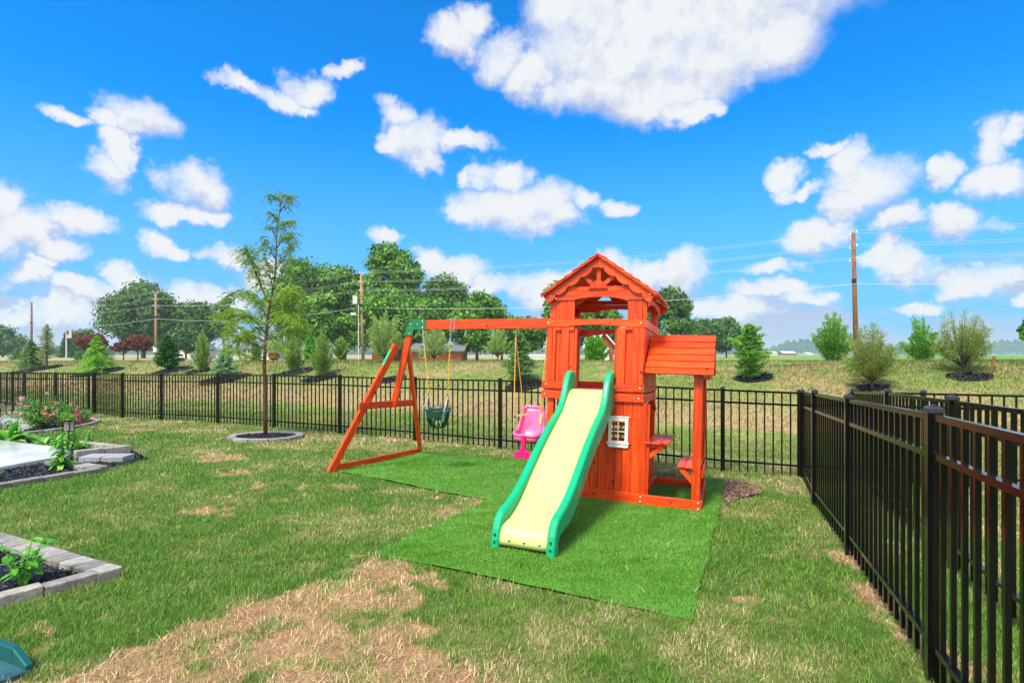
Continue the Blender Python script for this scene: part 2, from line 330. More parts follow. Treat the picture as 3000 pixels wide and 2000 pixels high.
def gz(x, y):
    x = np.asarray(x, float); y = np.asarray(y, float)
    wsum = 0; r = 0
    for (cx, cy, cz), q in zip(ctrl, res):
        k = 1/((x-cx)**2+(y-cy)**2+.35)**1.5; wsum = wsum+k; r = r+k*q
    yard = coef[0]*np.clip(x, -16, 9)+coef[1]*np.clip(y, -6, 18)+coef[2]+r/wsum
    d = FN[0]*x+FN[1]*y; s = FN[1]*x-FN[0]*y
    crest = -.23+.0062*np.clip(s-2.7, -60, 30)+.06*(fbm(x, y, 6, 2)-.5)
    z = lerp(yard, -1.90, sstep(d, 8.9, 12.5))
    z = lerp(z, crest, sstep(d, 13.2, 21.5)**.9)
    z = lerp(z, -.75, sstep(d, 22.2, 31))
    return z
def gp(px, py, n=40):
    """ground point under a photo pixel"""
    dx = (px-1500)/F; dz = -(py-1038)/F; y = 1.0
    while y < 400 and dz*y > gz(dx*y, y): y += .12
    lo, hi = y-.12, y
    for _ in range(18):
        m = (lo+hi)/2
        if dz*m > gz(dx*m, m): lo = m
        else: hi = m
    return (dx*hi, hi, float(gz(dx*hi, hi)))
def at(px, Y, py): return ((px-1500)/F*Y, Y, -(py-1038)/F*Y)
GP = lambda pts: [gp(*p)[:2] for p in pts]

mat_poly = [tuple(PS(*p)[:2]) for p in [(4.62,-.12),(4.25,1.88),(-.24,1.80),(-.06,-2.62),(2.14,-2.50),(2.09,-.56)]]
straw_poly = GP([(60,1999),(250,1955),(420,1880),(560,1830),(700,1780),(880,1720),(960,1700),(1010,1655),(1080,1632),(1130,1648),(1250,1698),(1290,1718),
                 (1200,1740),(1130,1785),(1200,1840),(1280,1900),(1400,1960),(1500,1999)]) + [(.3, 1.6), (-2.5, 1.6)]
bedA = GP([(-60,1568),(345,1686),(343,1704),(285,1712),(-60,1800)])
bedB = GP([(-300,1440),(0,1422),(304,1369),(310,1372),(440,1345),(387,1314),(223,1292),(67,1274),(-300,1240)])
bedC = GP([(-200,1290),(67,1268),(200,1252),(296,1231),(263,1222),(60,1222),(-200,1216)])
ring_c = gp(781, 1283); RING_R = .60
dirt_poly = GP([(2124,1408),(2168,1410),(2215,1430),(2236,1448),(2205,1456),(2178,1462),(2150,1466),(2128,1482),(2118,1478),(2114,1450)])
dirt2 = GP([(1930,1387),(1965,1388),(1990,1400),(2060,1405),(2125,1408),(2120,1414),(1990,1408),(1925,1398)])
dry_spots = [(600,1500,80,14,.95),(395,1490,50,10,.5),(752,1432,28,9,1),(700,1385,40,8,.8),(895,1420,26,7,.9),(655,1345,70,10,.8),(1288,1462,34,8,.95),
 (450,1242,80,7,.6),(400,1262,50,6,.8),(560,1262,90,8,.6),(620,1335,40,8,.9),(1080,1310,110,7,.6),(970,1348,40,6,.6),(1450,1312,90,8,.5),(1650,1335,120,7,.55),
 (2470,1640,60,22,.9),(2560,1760,40,40,.8),(2640,1880,50,50,.9),(2235,1628,22,7,.9),(2195,1762,30,9,.9),(2210,1800,30,9,.5),(2290,1400,60,8,.6),(2330,1420,30,10,.6),
 (120,1900,40,15,.9),(80,1870,50,16,.5),(250,1590,40,10,.5),(640,1460,60,8,.5),(860,1460,60,10,.4),(1010,1425,40,6,.6),(1180,1440,80,8,.5),(1450,1860,60,10,.3),(1000,1560,120,25,.35),(2350,1520,80,12,.3),(2420,1580,60,14,.4)]
DS = []
for px, py, rx, ry, a in dry_spots:
    c = gp(px, py); e = gp(px+rx, py); t = gp(px, py-ry); DS.append((c[0], c[1], abs(e[0]-c[0])+.02, abs(t[1]-c[1])+.03, a))
green_isl = [(720,1895,90,30),(850,1960,110,22),(760,1840,40,14),(1000,1700,40,12),(1010,1830,60,16),(560,1925,60,16),(1330,1930,60,20),(1150,1720,40,10)]
GI = []
for px, py, rx, ry in green_isl:
    c = gp(px, py); e = gp(px+rx, py); t = gp(px, py-ry); GI.append((c[0], c[1], abs(e[0]-c[0]), abs(t[1]-c[1])))
lush = [(300,1290,260,40),(120,1420,300,50),(600,1560,260,60),(400,1700,250,60),(830,1490,60,16),(2280,1850,110,60),(2200,1560,120,40),(300,1850,220,60),(2200,1440,130,16),(1900,1395,160,14)]
LU = []
for px, py, rx, ry in lush:
    c = gp(px, py); e = gp(px+rx, py); t = gp(px, py-ry); LU.append((c[0], c[1], abs(e[0]-c[0]), abs(t[1]-c[1])))
def dryness(x, y):
    n = fbm(x, y, .9, 4); m = fbm(x+31, y-17, .22, 3)
    D = .235+1.1*(n-.5)+.9*(m-.5)
    d = FN[0]*x+FN[1]*y
    D = D+.16*sstep(d, 5.8, 7.6)
    wx = x+.26*(vnoise(x, y, .10)-.5)+.26*(vnoise(x+9, y, .35)-.5); wy = y+.26*(vnoise(x, y+7, .10)-.5)+.26*(vnoise(x+9, y+5, .35)-.5)
    for cx, cy, a, b in LU:
        q = ((wx-cx)/a)**2+((wy-cy)/b)**2; D = D-.26*(1-sstep(q, .2, 1.3))
    for cx, cy, a, b, k in DS:
        q = ((wx-cx)/a)**2+((wy-cy)/b)**2; D = np.maximum(D, k*(1-sstep(q, .25, 1.25))*(.75+.6*m))
    S = inpoly(wx, wy, straw_poly).astype(float)*(.72+.75*(m-.35))
    for cx, cy, a, b in GI:
        q = ((wx-cx)/a)**2+((wy-cy)/b)**2; S = S*(1-.75*(1-sstep(q, .3, 1.3)))
    D = np.maximum(D, S)
    return np.clip(D, 0, 1.05)
C_lush = np.array([.062, .195, .014]); C_green = np.array([.17, .31, .045]); C_yel = np.array([.33, .35, .10]); C_straw = np.array([.60, .40, .20]); C_soil = np.array([.27, .145, .07])
def ground_col(x, y):
    D = dryness(x, y)[:, None]; d = FN[0]*x+FN[1]*y; n = fbm(x, y, 1.4, 4)[:, None]
    c = lerp(C_green*.38, C_yel*.50, np.clip(D*1.4, 0, 1)); c = lerp(c, lerp(C_soil, C_straw*.55, fbm(x*1.0, y, .12, 2)[:, None]), sstep(D, .55, .85))
    # beyond the fence: mown swale, dry bank, green field
    k = fbm(x, y, .5, 4)[:, None]; k2 = fbm(x+5, y+3, 2.5, 3)[:, None]
    sw = lerp(np.array([.13, .21, .035]), np.array([.26, .25, .09]), sstep(k*.6+k2*.5, .45, .75))
    bank = lerp(np.array([.28, .23, .095]), np.array([.16, .21, .05]), sstep(k*.55+k2*.55, .36, .58))
    toe = 14.0+.6*(fbm(x, y, 2, 2)-.5)
    out = lerp(sw, lerp(np.array([.32, .24, .115]), bank, sstep(d, 14.5, 18)[:, None]), sstep(d-toe, -.12, .25)[:, None])
    s = FN[1]*x-FN[0]*y
    fld = lerp(np.array([.20, .26, .06]), np.array([.14, .25, .045]), sstep(s, -10, 10)[:, None])+.03*(k2-.5)
    dist = np.hypot(x, y)
    fld = lerp(fld, np.array([.36, .30, .16]), (sstep(dist, 75, 95)*(1-sstep(s, -60, -30)))[:, None]*.8)
    out = lerp(out, fld, sstep(d, 21.5, 24)[:, None])
    c = lerp(c, out, sstep(d, 8.9, 9.6)[:, None])
    return c
def axis(lo, hi, lo2, hi2, st, gr):
    a = list(np.arange(lo, hi, st)); s = st
    while a[-1] < hi2: s *= gr; a.append(a[-1]+s)
    s = st
    while a[0] > lo2: s *= gr; a.insert(0, a[0]-s)
    return np.array(a)
xs = axis(-5, 3.5, -2500, 2500, .045, 1.05); ys = axis(1.6, 9, -300, 2500, .045, 1.045)
GX, GY = np.meshgrid(xs, ys); gx, gy = GX.ravel(), GY.ravel()
gzv = gz(gx, gy)+.012*(fbm(gx, gy, .25, 3)-.5)*(np.hypot(gx, gy) < 30)+.05*(fbm(gx, gy, .7, 3)-.5)*sstep(FN[0]*gx+FN[1]*gy, 13, 15)*(np.hypot(gx, gy) < 60)
nx, ny = len(xs), len(ys); ii = np.arange(nx*ny).reshape(ny, nx)
Fg = np.stack([ii[:-1, :-1], ii[:-1, 1:], ii[1:, 1:], ii[1:, :-1]], -1).reshape(-1, 4)
M_ground, t_, b_ = mat('turf_soil', rough=.95, spec=.15); ns, ls = t_.nodes, t_.links
at_ = ns.new('ShaderNodeAttribute'); at_.attribute_name = 'tint'
tcg = ns.new('ShaderNodeTexCoord'); mpg = ns.new('ShaderNodeMapping'); mpg.inputs['Scale'].default_value = (1, 1, .3); ls.new(tcg.outputs['Object'], mpg.inputs[0])
nz_ = ns.new('ShaderNodeTexNoise'); nz_.inputs['Scale'].default_value = 6; nz_.inputs['Detail'].default_value = 9; nz_.inputs['Roughness'].default_value = .75; ls.new(mpg.outputs[0], nz_.inputs['Vector'])
mr_ = ns.new('ShaderNodeMapRange'); mr_.inputs[1].default_value = .3; mr_.inputs[2].default_value = .7; mr_.inputs[3].default_value = .6; mr_.inputs[4].default_value = 1.35; ls.new(nz_.outputs[0], mr_.inputs[0])
mu_ = ns.new('ShaderNodeVectorMath'); mu_.operation = 'SCALE'; ls.new(at_.outputs['Color'], mu_.inputs[0]); ls.new(mr_.outputs[0], mu_.inputs['Scale']); ls.new(mu_.outputs[0], b_.inputs['Base Color'])
bu_ = ns.new('ShaderNodeBump'); bu_.inputs['Strength'].default_value = .6; bu_.inputs['Distance'].default_value = .04; ls.new(nz_.outputs[0], bu_.inputs['Height']); ls.new(bu_.outputs[0], b_.inputs['Normal'])
tag(npmesh('ground', np.c_[gx, gy, gzv], Fg, M_ground, col=ground_col(gx, gy), smooth=True), kind='structure')

# ------------------------------------------------------------------ grass blades
M_blade, t_, b_ = mat('grass_blades', rough=.5, spec=.3); ns, ls = t_.nodes, t_.links
at_ = ns.new('ShaderNodeAttribute'); at_.attribute_name = 'tint'; ls.new(at_.outputs['Color'], b_.inputs['Base Color'])
tr_ = ns.new('ShaderNodeBsdfTranslucent'); ls.new(at_.outputs['Color'], tr_.inputs[0]); mx_ = ns.new('ShaderNodeMixShader'); mx_.inputs[0].default_value = .3
ls.new(b_.outputs[0], mx_.inputs[1]); ls.new(tr_.outputs[0], mx_.inputs[2]); ls.new(mx_.outputs[0], ns['Material Output'].inputs[0])
def blades(name, x, y, z, wd, ln, lean, col, label=None, parent=None, rs=1):
    r = np.random.default_rng(rs); n = len(x); a = r.random(n)*2*np.pi; b = a+np.pi/2+r.normal(0, .5, n)
    dx, dy = np.cos(a)*wd/2, np.sin(a)*wd/2; lx, ly = np.cos(b)*lean*ln, np.sin(b)*lean*ln; hz_ = ln*np.sqrt(np.clip(1-lean**2, .04, 1))
    V = np.zeros((n, 5, 3)); base = np.c_[x, y, z-.004]
    V[:, 0] = base+np.c_[-dx, -dy, 0*x]; V[:, 1] = base+np.c_[dx, dy, 0*x]
    mid = base+np.c_[lx*.38, ly*.38, hz_*.62]; V[:, 2] = mid+np.c_[dx*.75, dy*.75, 0*x]; V[:, 3] = mid-np.c_[dx*.75, dy*.75, 0*x]
    V[:, 4] = base+np.c_[lx, ly, hz_]
    i = np.arange(n)*5; Fc = np.concatenate([np.c_[i, i+1, i+2], np.c_[i, i+2, i+3], np.c_[i+3, i+2, i+4]])
    o = npmesh(name, V.reshape(-1, 3), Fc, M_blade, parent, col=np.repeat(col, 5, 0))
    return o
def scatter(Y0, Y1, dens, r, side=1.22):
    A = (Y1**2-Y0**2)/2*(1.875*side); n = int(A*dens); y = np.sqrt(r.random(n)*(Y1**2-Y0**2)+Y0**2); x = (r.random(n)-.5)*1.875*side*y
    return x, y
excl = [mat_poly, bedA, bedB, bedC, dirt_poly, dirt2]
def lawn_ok(x, y):
    d = FN[0]*x+FN[1]*y; ok = d < 9.6
    for P in excl: ok &= ~inpoly(x, y, P)
    ok &= np.hypot(x-ring_c[0], (y-ring_c[1])) > RING_R+.0
    ok &= y > 1.9
    return ok
r1 = np.random.default_rng(11); X_, Y_, W_, LN_ = [], [], [], []
for Y0, Y1, dens, wd, ln in ((2.0, 3.2, 11500, .0034, .040), (3.2, 4.6, 7800, .0042, .042), (4.6, 6.6, 4400, .0055, .043), (6.6, 9.5, 2300, .008, .045), (9.5, 14, 1100, .012, .048), (14, 19, 500, .017, .05)):
    x, y = scatter(Y0, Y1, dens, r1); x = x+r1.normal(0, .01, len(x)); k = lawn_ok(x, y); x, y = x[k], y[k]
    X_.append(x); Y_.append(y); W_.append(np.full(len(x), wd)); LN_.append(np.full(len(x), ln))
x, y, wd, ln = map(np.concatenate, (X_, Y_, W_, LN_)); n = len(x); D = dryness(x, y)
p = r1.random(n); straw = p < np.clip(D*1.02-.06, 0, .90); t = r1.random(n)
tuft = fbm(x, y, .07, 2)
green = lerp(C_lush, C_green, np.clip(t+.5*(fbm(x, y, .5, 3)-.5)+D*.5, 0, 1)[:, None]); green = lerp(green, C_yel, (np.clip(D*.9, 0, .8)*r1.random(n))[:, None])
sv = lerp(np.array([.34, .22, .10]), np.array([.80, .64, .40]), r1.random(n)[:, None]); sv = lerp(np.array([.30, .27, .10])*(.7+.6*r1.random(n)[:, None]), sv, sstep(D, .2, .6)[:, None]); sv = lerp(sv, np.array([.46, .19, .075]), ((r1.random(n) < .17)*sstep(D, .6, .9))[:, None])
colr = np.where(straw[:, None], sv, green)*(.60+.95*r1.random(n)[:, None])
inst = sstep(D, .7, .95)
L_ = ln*.84*(.55+.95*r1.random(n))*(1.0+.5*(tuft-.5)*2)*(1+.25*inst)*np.where(straw, 1.0, 1.0)
lean = np.clip(np.abs(r1.normal(.62, .27, n))+inst*.30+straw*.14, .05, .985)
dd = FN[0]*x+FN[1]*y; keep = r1.random(n) < np.where(D > .8, .9, 1)
blades('lawn_grass', x[keep], y[keep], gz(x, y)[keep], wd[keep], L_[keep], lean[keep], colr[keep], rs=2)
tag(bpy.data.objects['lawn_grass'], 'patchy green and straw coloured lawn grass inside the black fence', 'grass', kind='stuff')
# long dead stalks lying in the straw
x, y = scatter(2.0, 5.5, 260, r1); D = dryness(x, y); k = lawn_ok(x, y) & (r1.random(len(x)) < D*1.1); x, y = x[k], y[k]; n = len(x)
# swale and bank tufts
bx, by = [], []
for Y0, Y1, dens in ((7, 12, 900), (12, 18, 420), (18, 30, 130), (30, 48, 40)):
    a, b = scatter(Y0, Y1, dens, r1, 1.5); d = FN[0]*a+FN[1]*b; k = (d > 9.5) & (d < 22.6); bx.append(a[k]); by.append(b[k])
bx, by = np.concatenate(bx), np.concatenate(by); n = len(bx); sc_ = np.clip(np.hypot(bx, by)/12, .8, 3.2); kk = fbm(bx, by, .35, 3)
d = FN[0]*bx+FN[1]*by; steep = sstep(d, 13.6, 14.4)
bc = ground_col(bx, by)*(.55+.75*r1.random(n)[:, None])
blades('bank_grass', bx, by, gz(bx, by), .011*sc_, (.028+.022*steep*(kk > .5)+.02*r1.random(n))*sc_**.6, np.clip(np.abs(r1.normal(.45, .2, n)), .05, .9), bc, rs=5)
tag(bpy.data.objects['bank_grass'], 'dry tan and green grass on the bank behind the fence', 'grass', kind='stuff')

# ------------------------------------------------------------------ artificial turf mat
mp_ = mat_poly; xa, xb = min(p[0] for p in mp_), max(p[0] for p in mp_); ya, yb = min(p[1] for p in mp_), max(p[1] for p in mp_)
st = .05; us = np.arange(-.35, 4.75, st); vs = np.arange(-2.7, 2.0, st)
UU, VV = np.meshgrid(us, vs)
def in_mat(u, v):
    # edge lines in playset coordinates
    P = [(4.62,-.12),(4.25,1.88),(-.24,1.80),(-.06,-2.62),(2.14,-2.50),(2.09,-.56)]
    return inpoly(u, v, P)
P2 = [(4.62,-.12),(4.25,1.88),(-.24,1.80),(-.06,-2.62),(2.14,-2.50),(2.09,-.56)]
import bmesh
bm = bmesh.new()
def seg(a, b, s=.12):
    n = max(2, int(math.hypot(b[0]-a[0], b[1]-a[1])/s)); return [(lerp(a[0], b[0], i/n), lerp(a[1], b[1], i/n)) for i in range(n)]
edge = []
for i in range(6): edge += seg(P2[i], P2[(i+1) % 6])
edge = [(a+.006*math.sin(5*b+2*a), b+.006*math.sin(4*a+1)) for a, b in edge]
def matz(x, y): return gz(x, y)+.012+.022*(fbm(x, y, .55, 3)-.5)+.010*(vnoise(x*.4+y, y*1.6-x*.5, .16)-.5)
bv = [bm.verts.new((*PS(a, b)[:2], 0)) for a, b in edge]
face = bm.faces.new(bv)
ext = bmesh.ops.triangulate(bm, faces=[face])
for _ in range(5): bmesh.ops.subdivide_edges(bm, edges=[e for e in bm.edges if e.calc_length() > .09], cuts=1)
bmesh.ops.triangulate(bm, faces=bm.faces[:])
for v in bm.verts: v.co.z = float(matz(v.co.x, v.co.y))
me = bpy.data.meshes.new('artificial_turf_mat'); bm.normal_update(); bm.to_mesh(me); bm.free()
M_mat = noisy('turf_backing', (.05, .19, .010), (.07, .24, .015), 5, .9, bump=.6, bscale=150)
turf = link('artificial_turf_mat', me, M_mat, smooth=True)
tag(turf, 'bright green artificial turf mat spread on the lawn under the wooden swing set and slide', 'turf mat')
so_ = turf.modifiers.new('thick', 'SOLIDIFY'); so_.thickness = .006; so_.offset = -1
r2 = np.random.default_rng(21); tx, ty = [], []
for Y0, Y1, dens in ((2.8, 4.2, 16000), (4.2, 5.6, 10500), (5.6, 9, 5600)):
    a, b = scatter(Y0, Y1, dens, r2); k = inpoly(a, b, [tuple(PS(*q)[:2]) for q in edge]); tx.append(a[k]); ty.append(b[k])
tx, ty = np.concatenate(tx), np.concatenate(ty); n = len(tx); yy = ty
wr = fbm(tx*.6+ty*.3, ty*2.2-tx, .30, 3)
tcq = lerp(np.array([.085, .27, .018]), np.array([.24, .45, .065]), np.clip(r2.random(n)**1.2+.7*(wr-.5), 0, 1)[:, None])
blades('turf_pile', tx, ty, matz(tx, ty), .0022+.0007*yy, .020+.016*r2.random(n), np.clip(.5+.5*(wr-.5)*2+r2.normal(0, .22, n), .05, .95), tcq, parent=turf, rs=8)
bpy.data.objects['turf_pile']['kind'] = 'stuff'
k = r2.choice(n, 70, replace=False)
blades('dry_stalks', tx[k], ty[k], matz(tx, ty)[k]+.026, np.full(70, .0035), .05+.07*r2.random(70), np.full(70, .97), np.tile([.62, .58, .36], (70, 1)), rs=9)
tag(bpy.data.objects['dry_stalks'], 'loose dry grass stalks lying on the green turf mat', 'grass stalks', kind='stuff')

# ------------------------------------------------------------------ playset
ps = empty('wooden_playset', tuple(O), 'orange stained wooden playset with gabled tower, green and yellow slide, awning and swing beam', 'playset')
Mx = Matrix(((-U[0], Vd[0], Wd[0]), (-U[1], Vd[1], Wd[1]), (-U[2], Vd[2], Wd[2]))).to_4x4(); Mx.translation = Vector(O)
ps.matrix_world = Mx
B = lambda b, u0, u1, v0, v1, w0, w1, tone=None: b.box((-u0, v0, w0), (-u1, v1, w1), tone)
fw = lambda u, w_, v: (-u, v, w_)            # polygon in the front plane
sdp = lambda v, w_, u: (-u, v, w_)           # polygon in the side plane
DP = 1.15                                    # tower depth
def arched(u0, u1, w0, w1, a0, a1, rise, n=14):
    """board outline with an arch cut from its lower edge between a0 and a1"""
    bot = [(u0, w0), (a0, w0)]+[(lerp(a0, a1, i/n), w0+rise*math.sin(math.pi*i/n)**.7) for i in range(1, n)]+[(a1, w0), (u1, w0)]
    return bot+[(u1, w1), (u0, w1)]
part = lambda b, name, m=WV, **k: b.build(name, m, ps, bevel=.004, seg=1, **k)
# ground frame
gf = MB(); B(gf, -.0, 1.75, 0, .025, 0, .118); B(gf, 0, .025, .026, DP, 0, .117); B(gf, .0, 1.73, DP, DP+.025, 0, .116)
B(gf, .585, .61, .026, DP-.001, 0, .115); B(gf, 1.72, 1.745, .026, DP, 0, .115)
part(gf, 'ground_frame', WH)
# corner posts of the tower
for u0, v0 in ((.615, .03), (1.60, .03), (.615, DP-.075), (1.60, DP-.075)):
    b = MB(); B(b, u0, u0+.075, v0, v0+.03, .02 if u0 < 1 else .0, 2.20); B(b, u0, u0+.028, v0+.031, v0+.073, .02 if u0 < 1 else 0, 2.20); part(b, 'corner_post')
# lower front wall of planks
b = MB(); u = .568
for wd_ in (.075, .085, .092, .082, .085, .09, .088, .09, .085, .088, .09, .085):
    if u+wd_ > 1.60: break
    u0, u1 = u, u+wd_-.0055; u += wd_; vv = random.uniform(0, .003)
    a0, a1 = .765, .955
    if u1 > a0 and u0 < a1:
        if u0 < a0: B(b, u0, a0, .026+vv, .042+vv, .03, 1.07)
        if u1 > a1: B(b, a1, u1, .026+vv, .042+vv, .03, 1.07)
        t_n = random.random(); B(b, max(u0, a0), min(u1, a1), .026+vv, .042+vv, .03, .62, t_n); B(b, max(u0, a0), min(u1, a1), .026+vv, .042+vv, .885, 1.07, t_n)
    else: B(b, u0, u1, .026+vv, .042+vv, .03, 1.07)
for q_ in np.arange(.568, 1.6, .0865):
    if not (.74 < q_ < .98): B(b, q_-.03, q_+.03, .0465, .050, .04, 1.06, .1)
    else: B(b, q_-.03, q_+.03, .0465, .050, .04, .63, .1); B(b, q_-.03, q_+.03, .0465, .050, .88, 1.06, .1)
part(b, 'front_wall')
# back wall: level boards with gaps
b = MB()
for k in range(8):
    z0 = .14+k*.115; B(b, .66, 1.60, DP-.02, DP-.004, z0, z0+.078)
part(b, 'back_wall', WH)
# right side wall of planks up to the counter, left side wall
b = MB(); v = .075
for k in range(11):
    if v+.09 > DP-.08: break
    B(b, .600, .614, v, v+.087, .03, .60+.0*k); v += .09
part(b, 'side_wall')
b = MB(); v = .105
for k in range(11):
    if v+.09 > DP-.08: break
    B(b, 1.66, 1.674, v, v+.087, .03, .60); v += .09
part(b, 'side_wall')
# white window
wf = MB(); B(wf, .752, .972, .012, .025, .598, .622); B(wf, .745, .985, .004, .030, .622, .640, .5)
wf.prism([(.765,.585),(.957,.585),(.972,.600),(.972,.61),(.752,.61),(.752,.600)], fw, .008, .0245, .5)
B(wf, .748, .982, .002, .028, .905, .918, .5); B(wf, .756, .974, .008, .0255, .872, .905, .5)
for a, c in ((.758, .793), (.935, .970)): B(wf, a, c, .010, .0252, .640, .872, .5)
B(wf, .793, .935, .013, .0252, .640, .655, .5); B(wf, .793, .935, .013, .0252, .860, .872, .5)
win = wf.build('window', M_white, ps, bevel=.003, seg=1)
mu = MB(); B(mu, .860, .868, .014, .024, .655, .860, .5); B(mu, .793, .935, .0145, .0235, .752, .761, .5); mu.build('window_grille', M_white, win)
# deck
b = MB()
for k in range(9): B(b, .645, 1.70, .03+k*.123, .03+k*.123+.117, 1.165, 1.185)
part(b, 'deck_floor', WH)
for w0, w1, e in ((1.073, 1.160, .636), (1.183, 1.262, .630)):
    b = MB()
    if w0 < 1.1: B(b, e, 1.728, 0, .024, w0, w1)
    else: B(b, e, .985, 0, .024, w0, w1); B(b, 1.43, 1.716, 0, .024, w0, w1)
    B(b, e-.026, e-.002, 0, DP, w0, w1); B(b, e, 1.72, DP, DP+.024, w0, w1); B(b, 1.722, 1.746, .02, DP, w0, w1)
    part(b, 'deck_band', WH)
# upper wall boards with recesses
def uw(b, a, c, pr, w0=1.262, w1=1.873): B(b, a, c, .003-pr+.02, .019-pr+.02, w0, w1)
b = MB()
uw(b, 1.632, 1.688, .018); uw(b, 1.592, 1.630, .018); uw(b, 1.553, 1.598, -.014); uw(b, 1.515, 1.5525, -.012); uw(b, 1.44, 1.525, .018); uw(b, 1.385, 1.448, -.006)
B(b, 1.53, 1.592, .006, .022, 1.835, 1.872); B(b, 1.385, 1.438, .003, .017, 1.835, 1.872)
part(b, 'wall_panel')
b = MB()
uw(b, .815, .905, .018); uw(b, .735, .825, -.014); uw(b, .672, .740, .018); uw(b, .615, .670, .0175); B(b, .742, .813, .006, .022, 1.845, 1.872)
part(b, 'wall_panel')
# side panels (right side with recess, left side)
for ux, sg in ((.612, -1), (1.690, 1)):
    b = MB(); v = .04
    for k, wd_ in enumerate((.05, .04, .11, .08, .11, .11, .11, .08, .11, .06, .10)):
        if v+wd_ > DP-.01: break
        if sg == -1 or k in (0, 1, 2, 6, 9, 10): B(b, ux, ux+sg*-.014*(1 if sg < 0 else -1), v, v+wd_-.004, 1.262, 1.873 if not (sg < 0 and .5 < v < .8) else 1.873)
        v += wd_
    part(b, 'wall_panel')
b = MB(); B(b, .905, .93, .03, .075, 1.19, 1.873); part(b, 'door_post'); b = MB(); B(b, 1.355, 1.382, .03, .075, 1.19, 1.873); part(b, 'door_post')
# rails with arch
b = MB().prism(arched(.625, 1.700, 1.873, 1.960, .80, 1.50, .026), fw, -.001, .0215); part(b, 'top_rail', WH)
b = MB(); B(b, .600, .6235, -.001, DP+.02, 1.874, 1.960); part(b, 'side_rail', WD)
b = MB(); B(b, 1.702, 1.7235, .0, DP+.02, 1.874, 1.960); part(b, 'side_rail', WD)
b = MB().prism(arched(.625, 1.700, 1.850, 1.94, .80, 1.50, .035), fw, DP-.0, DP+.022); part(b, 'back_rail', WH)
# upper posts boards above the rail
for a, c, pr in ((1.385, 1.470, .018), (1.472, 1.556, .016), (1.558, 1.594, -.01), (.72, .798, .018), (.660, .718, .016), (.596, .658, .017)):
    pass
b = MB()
for a, c, pr in ((1.385, 1.470, .018), (1.472, 1.556, .016), (1.560, 1.596, -.004)): B(b, a, c, .022-pr, .038-pr, 1.960, 2.19)
part(b, 'upper_board')
b = MB()
for a, c, pr in ((.72, .798, .018), (.640, .718, .016), (.596, .638, .017)): B(b, a, c, .022-pr, .038-pr, 1.960, 2.19)
part(b, 'upper_board')
# gable ends
apex = (1.124, 2.665); eL, eR = (1.754, 2.222), (.496, 2.222)
def gable(v0, back=False):
    q = 1 if not back else -1
    b = MB().prism(arched(.600, 1.628, 2.168, 2.262, .84, 1.40, .036), fw, v0, v0+.02*q)
    b.prism([(.66, 2.264), (1.588, 2.264), (1.515, 2.320), (.735, 2.320)], fw, v0+.008*q, v0+.024*q)
    part(b, 'gable_tie', WH)
    b = MB(); b.prism([(1.124+.10*math.cos(t), 2.30+.0+.085*math.sin(t)) for t in [math.pi*i/16 for i in range(17)]], fw, v0-.006*q, v0+.007*q)
    B(b, 1.018, 1.230, v0-.012*q, v0+.006*q, 2.290, 2.299)
    for an in (90, 38, 142):
        c_, s_ = math.cos(R(an)), math.sin(R(an)); ln_ = .25 if an == 90 else .23
        b.beam((-(1.124+.07*c_), v0+.012*q, 2.30+.06*s_), (-(1.124+ln_*c_), v0+.012*q, 2.30+ln_*s_*(1 if an == 90 else 1.05)), .048, .012, side=(s_, 0, c_))
    part(b, 'sunburst')
    for E_ in (eL, eR):
        dx_, dz_ = E_[0]-apex[0], E_[1]-apex[1]; ln_ = math.hypot(dx_, dz_); nx_, nz_2 = dz_/ln_*(-1 if dx_ > 0 else 1), -abs(dx_)/ln_
        nvx, nvz = (dz_/ln_, -dx_/ln_) if dx_ > 0 else (-dz_/ln_, dx_/ln_)
        top, bot = [], []
        for i in range(61):
            t = i/60; t2 = t*.985
            x_, z_ = apex[0]+dx_*t2, apex[1]+dz_*t2-.012
            ph = (t*4.5+.25) % 1.0; off = .068+.040*math.sqrt(max(0, math.sin(math.pi*ph)))
            top.append((x_, z_)); bot.append((x_+nvx*off, z_+nvz*off))
        if nvz > 0: bot = [(x_-(a-x_)*1, 0) for (x_, z_), (a, c) in zip(top, bot)]
        bot = [(min(x_, 9), z_) for x_, z_ in bot]
        if dx_ > 0: bot = [(max(x_, apex[0]), z_) for x_, z_ in bot]
        else: bot = [(min(x_, apex[0]), z_) for x_, z_ in bot]
        b = MB().prism(top+bot[::-1], fw, v0-.030*q, v0-.012*q); part(b, 'scalloped_trim', WH)
gable(-.008); gable(DP+.03, True)
# roof: lapped boards
for E_ in (eL, eR):
    b = MB(); dx_, dz_ = E_[0]-apex[0], E_[1]-apex[1]; K = 7
    for k in range(K):
        t0, t1 = k/K, (k+1.12)/K
        lift0, lift1 = .004, .026
        a = (apex[0]+dx_*t0, apex[1]+dz_*t0+lift0); c = (apex[0]+dx_*min(t1, 1.03), apex[1]+dz_*min(t1, 1.03)+lift1)
        b.prism([a, c, (c[0], c[1]-.016), (a[0], a[1]-.014)], fw, -.085+.006*(k % 2), DP+.11-.008*(k % 2))
    part(b, 'roof', WD)
    # straight barge board and eave trim
    b = MB(); a, c = apex, (apex[0]+dx_*1.01, apex[1]+dz_*1.01)
    b.prism([(a[0], a[1]+.012), (c[0], c[1]+.012), (c[0], c[1]-.022), (a[0], a[1]-.026)], fw, -.078, -.0625)
    part(b, 'barge_board', WH)
# side eave trim (arched)
for uu in (.600, 1.665):
    poly = [(.03, 2.11)]+[(lerp(.10, DP-.10, i/12), 2.10+.065*math.sin(math.pi*i/12)**.6) for i in range(13)]+[(DP-.03, 2.11), (DP-.03, 2.225), (.03, 2.225)]
    b = MB().prism(poly, sdp, uu-.016, uu); part(b, 'eave_trim', WD)
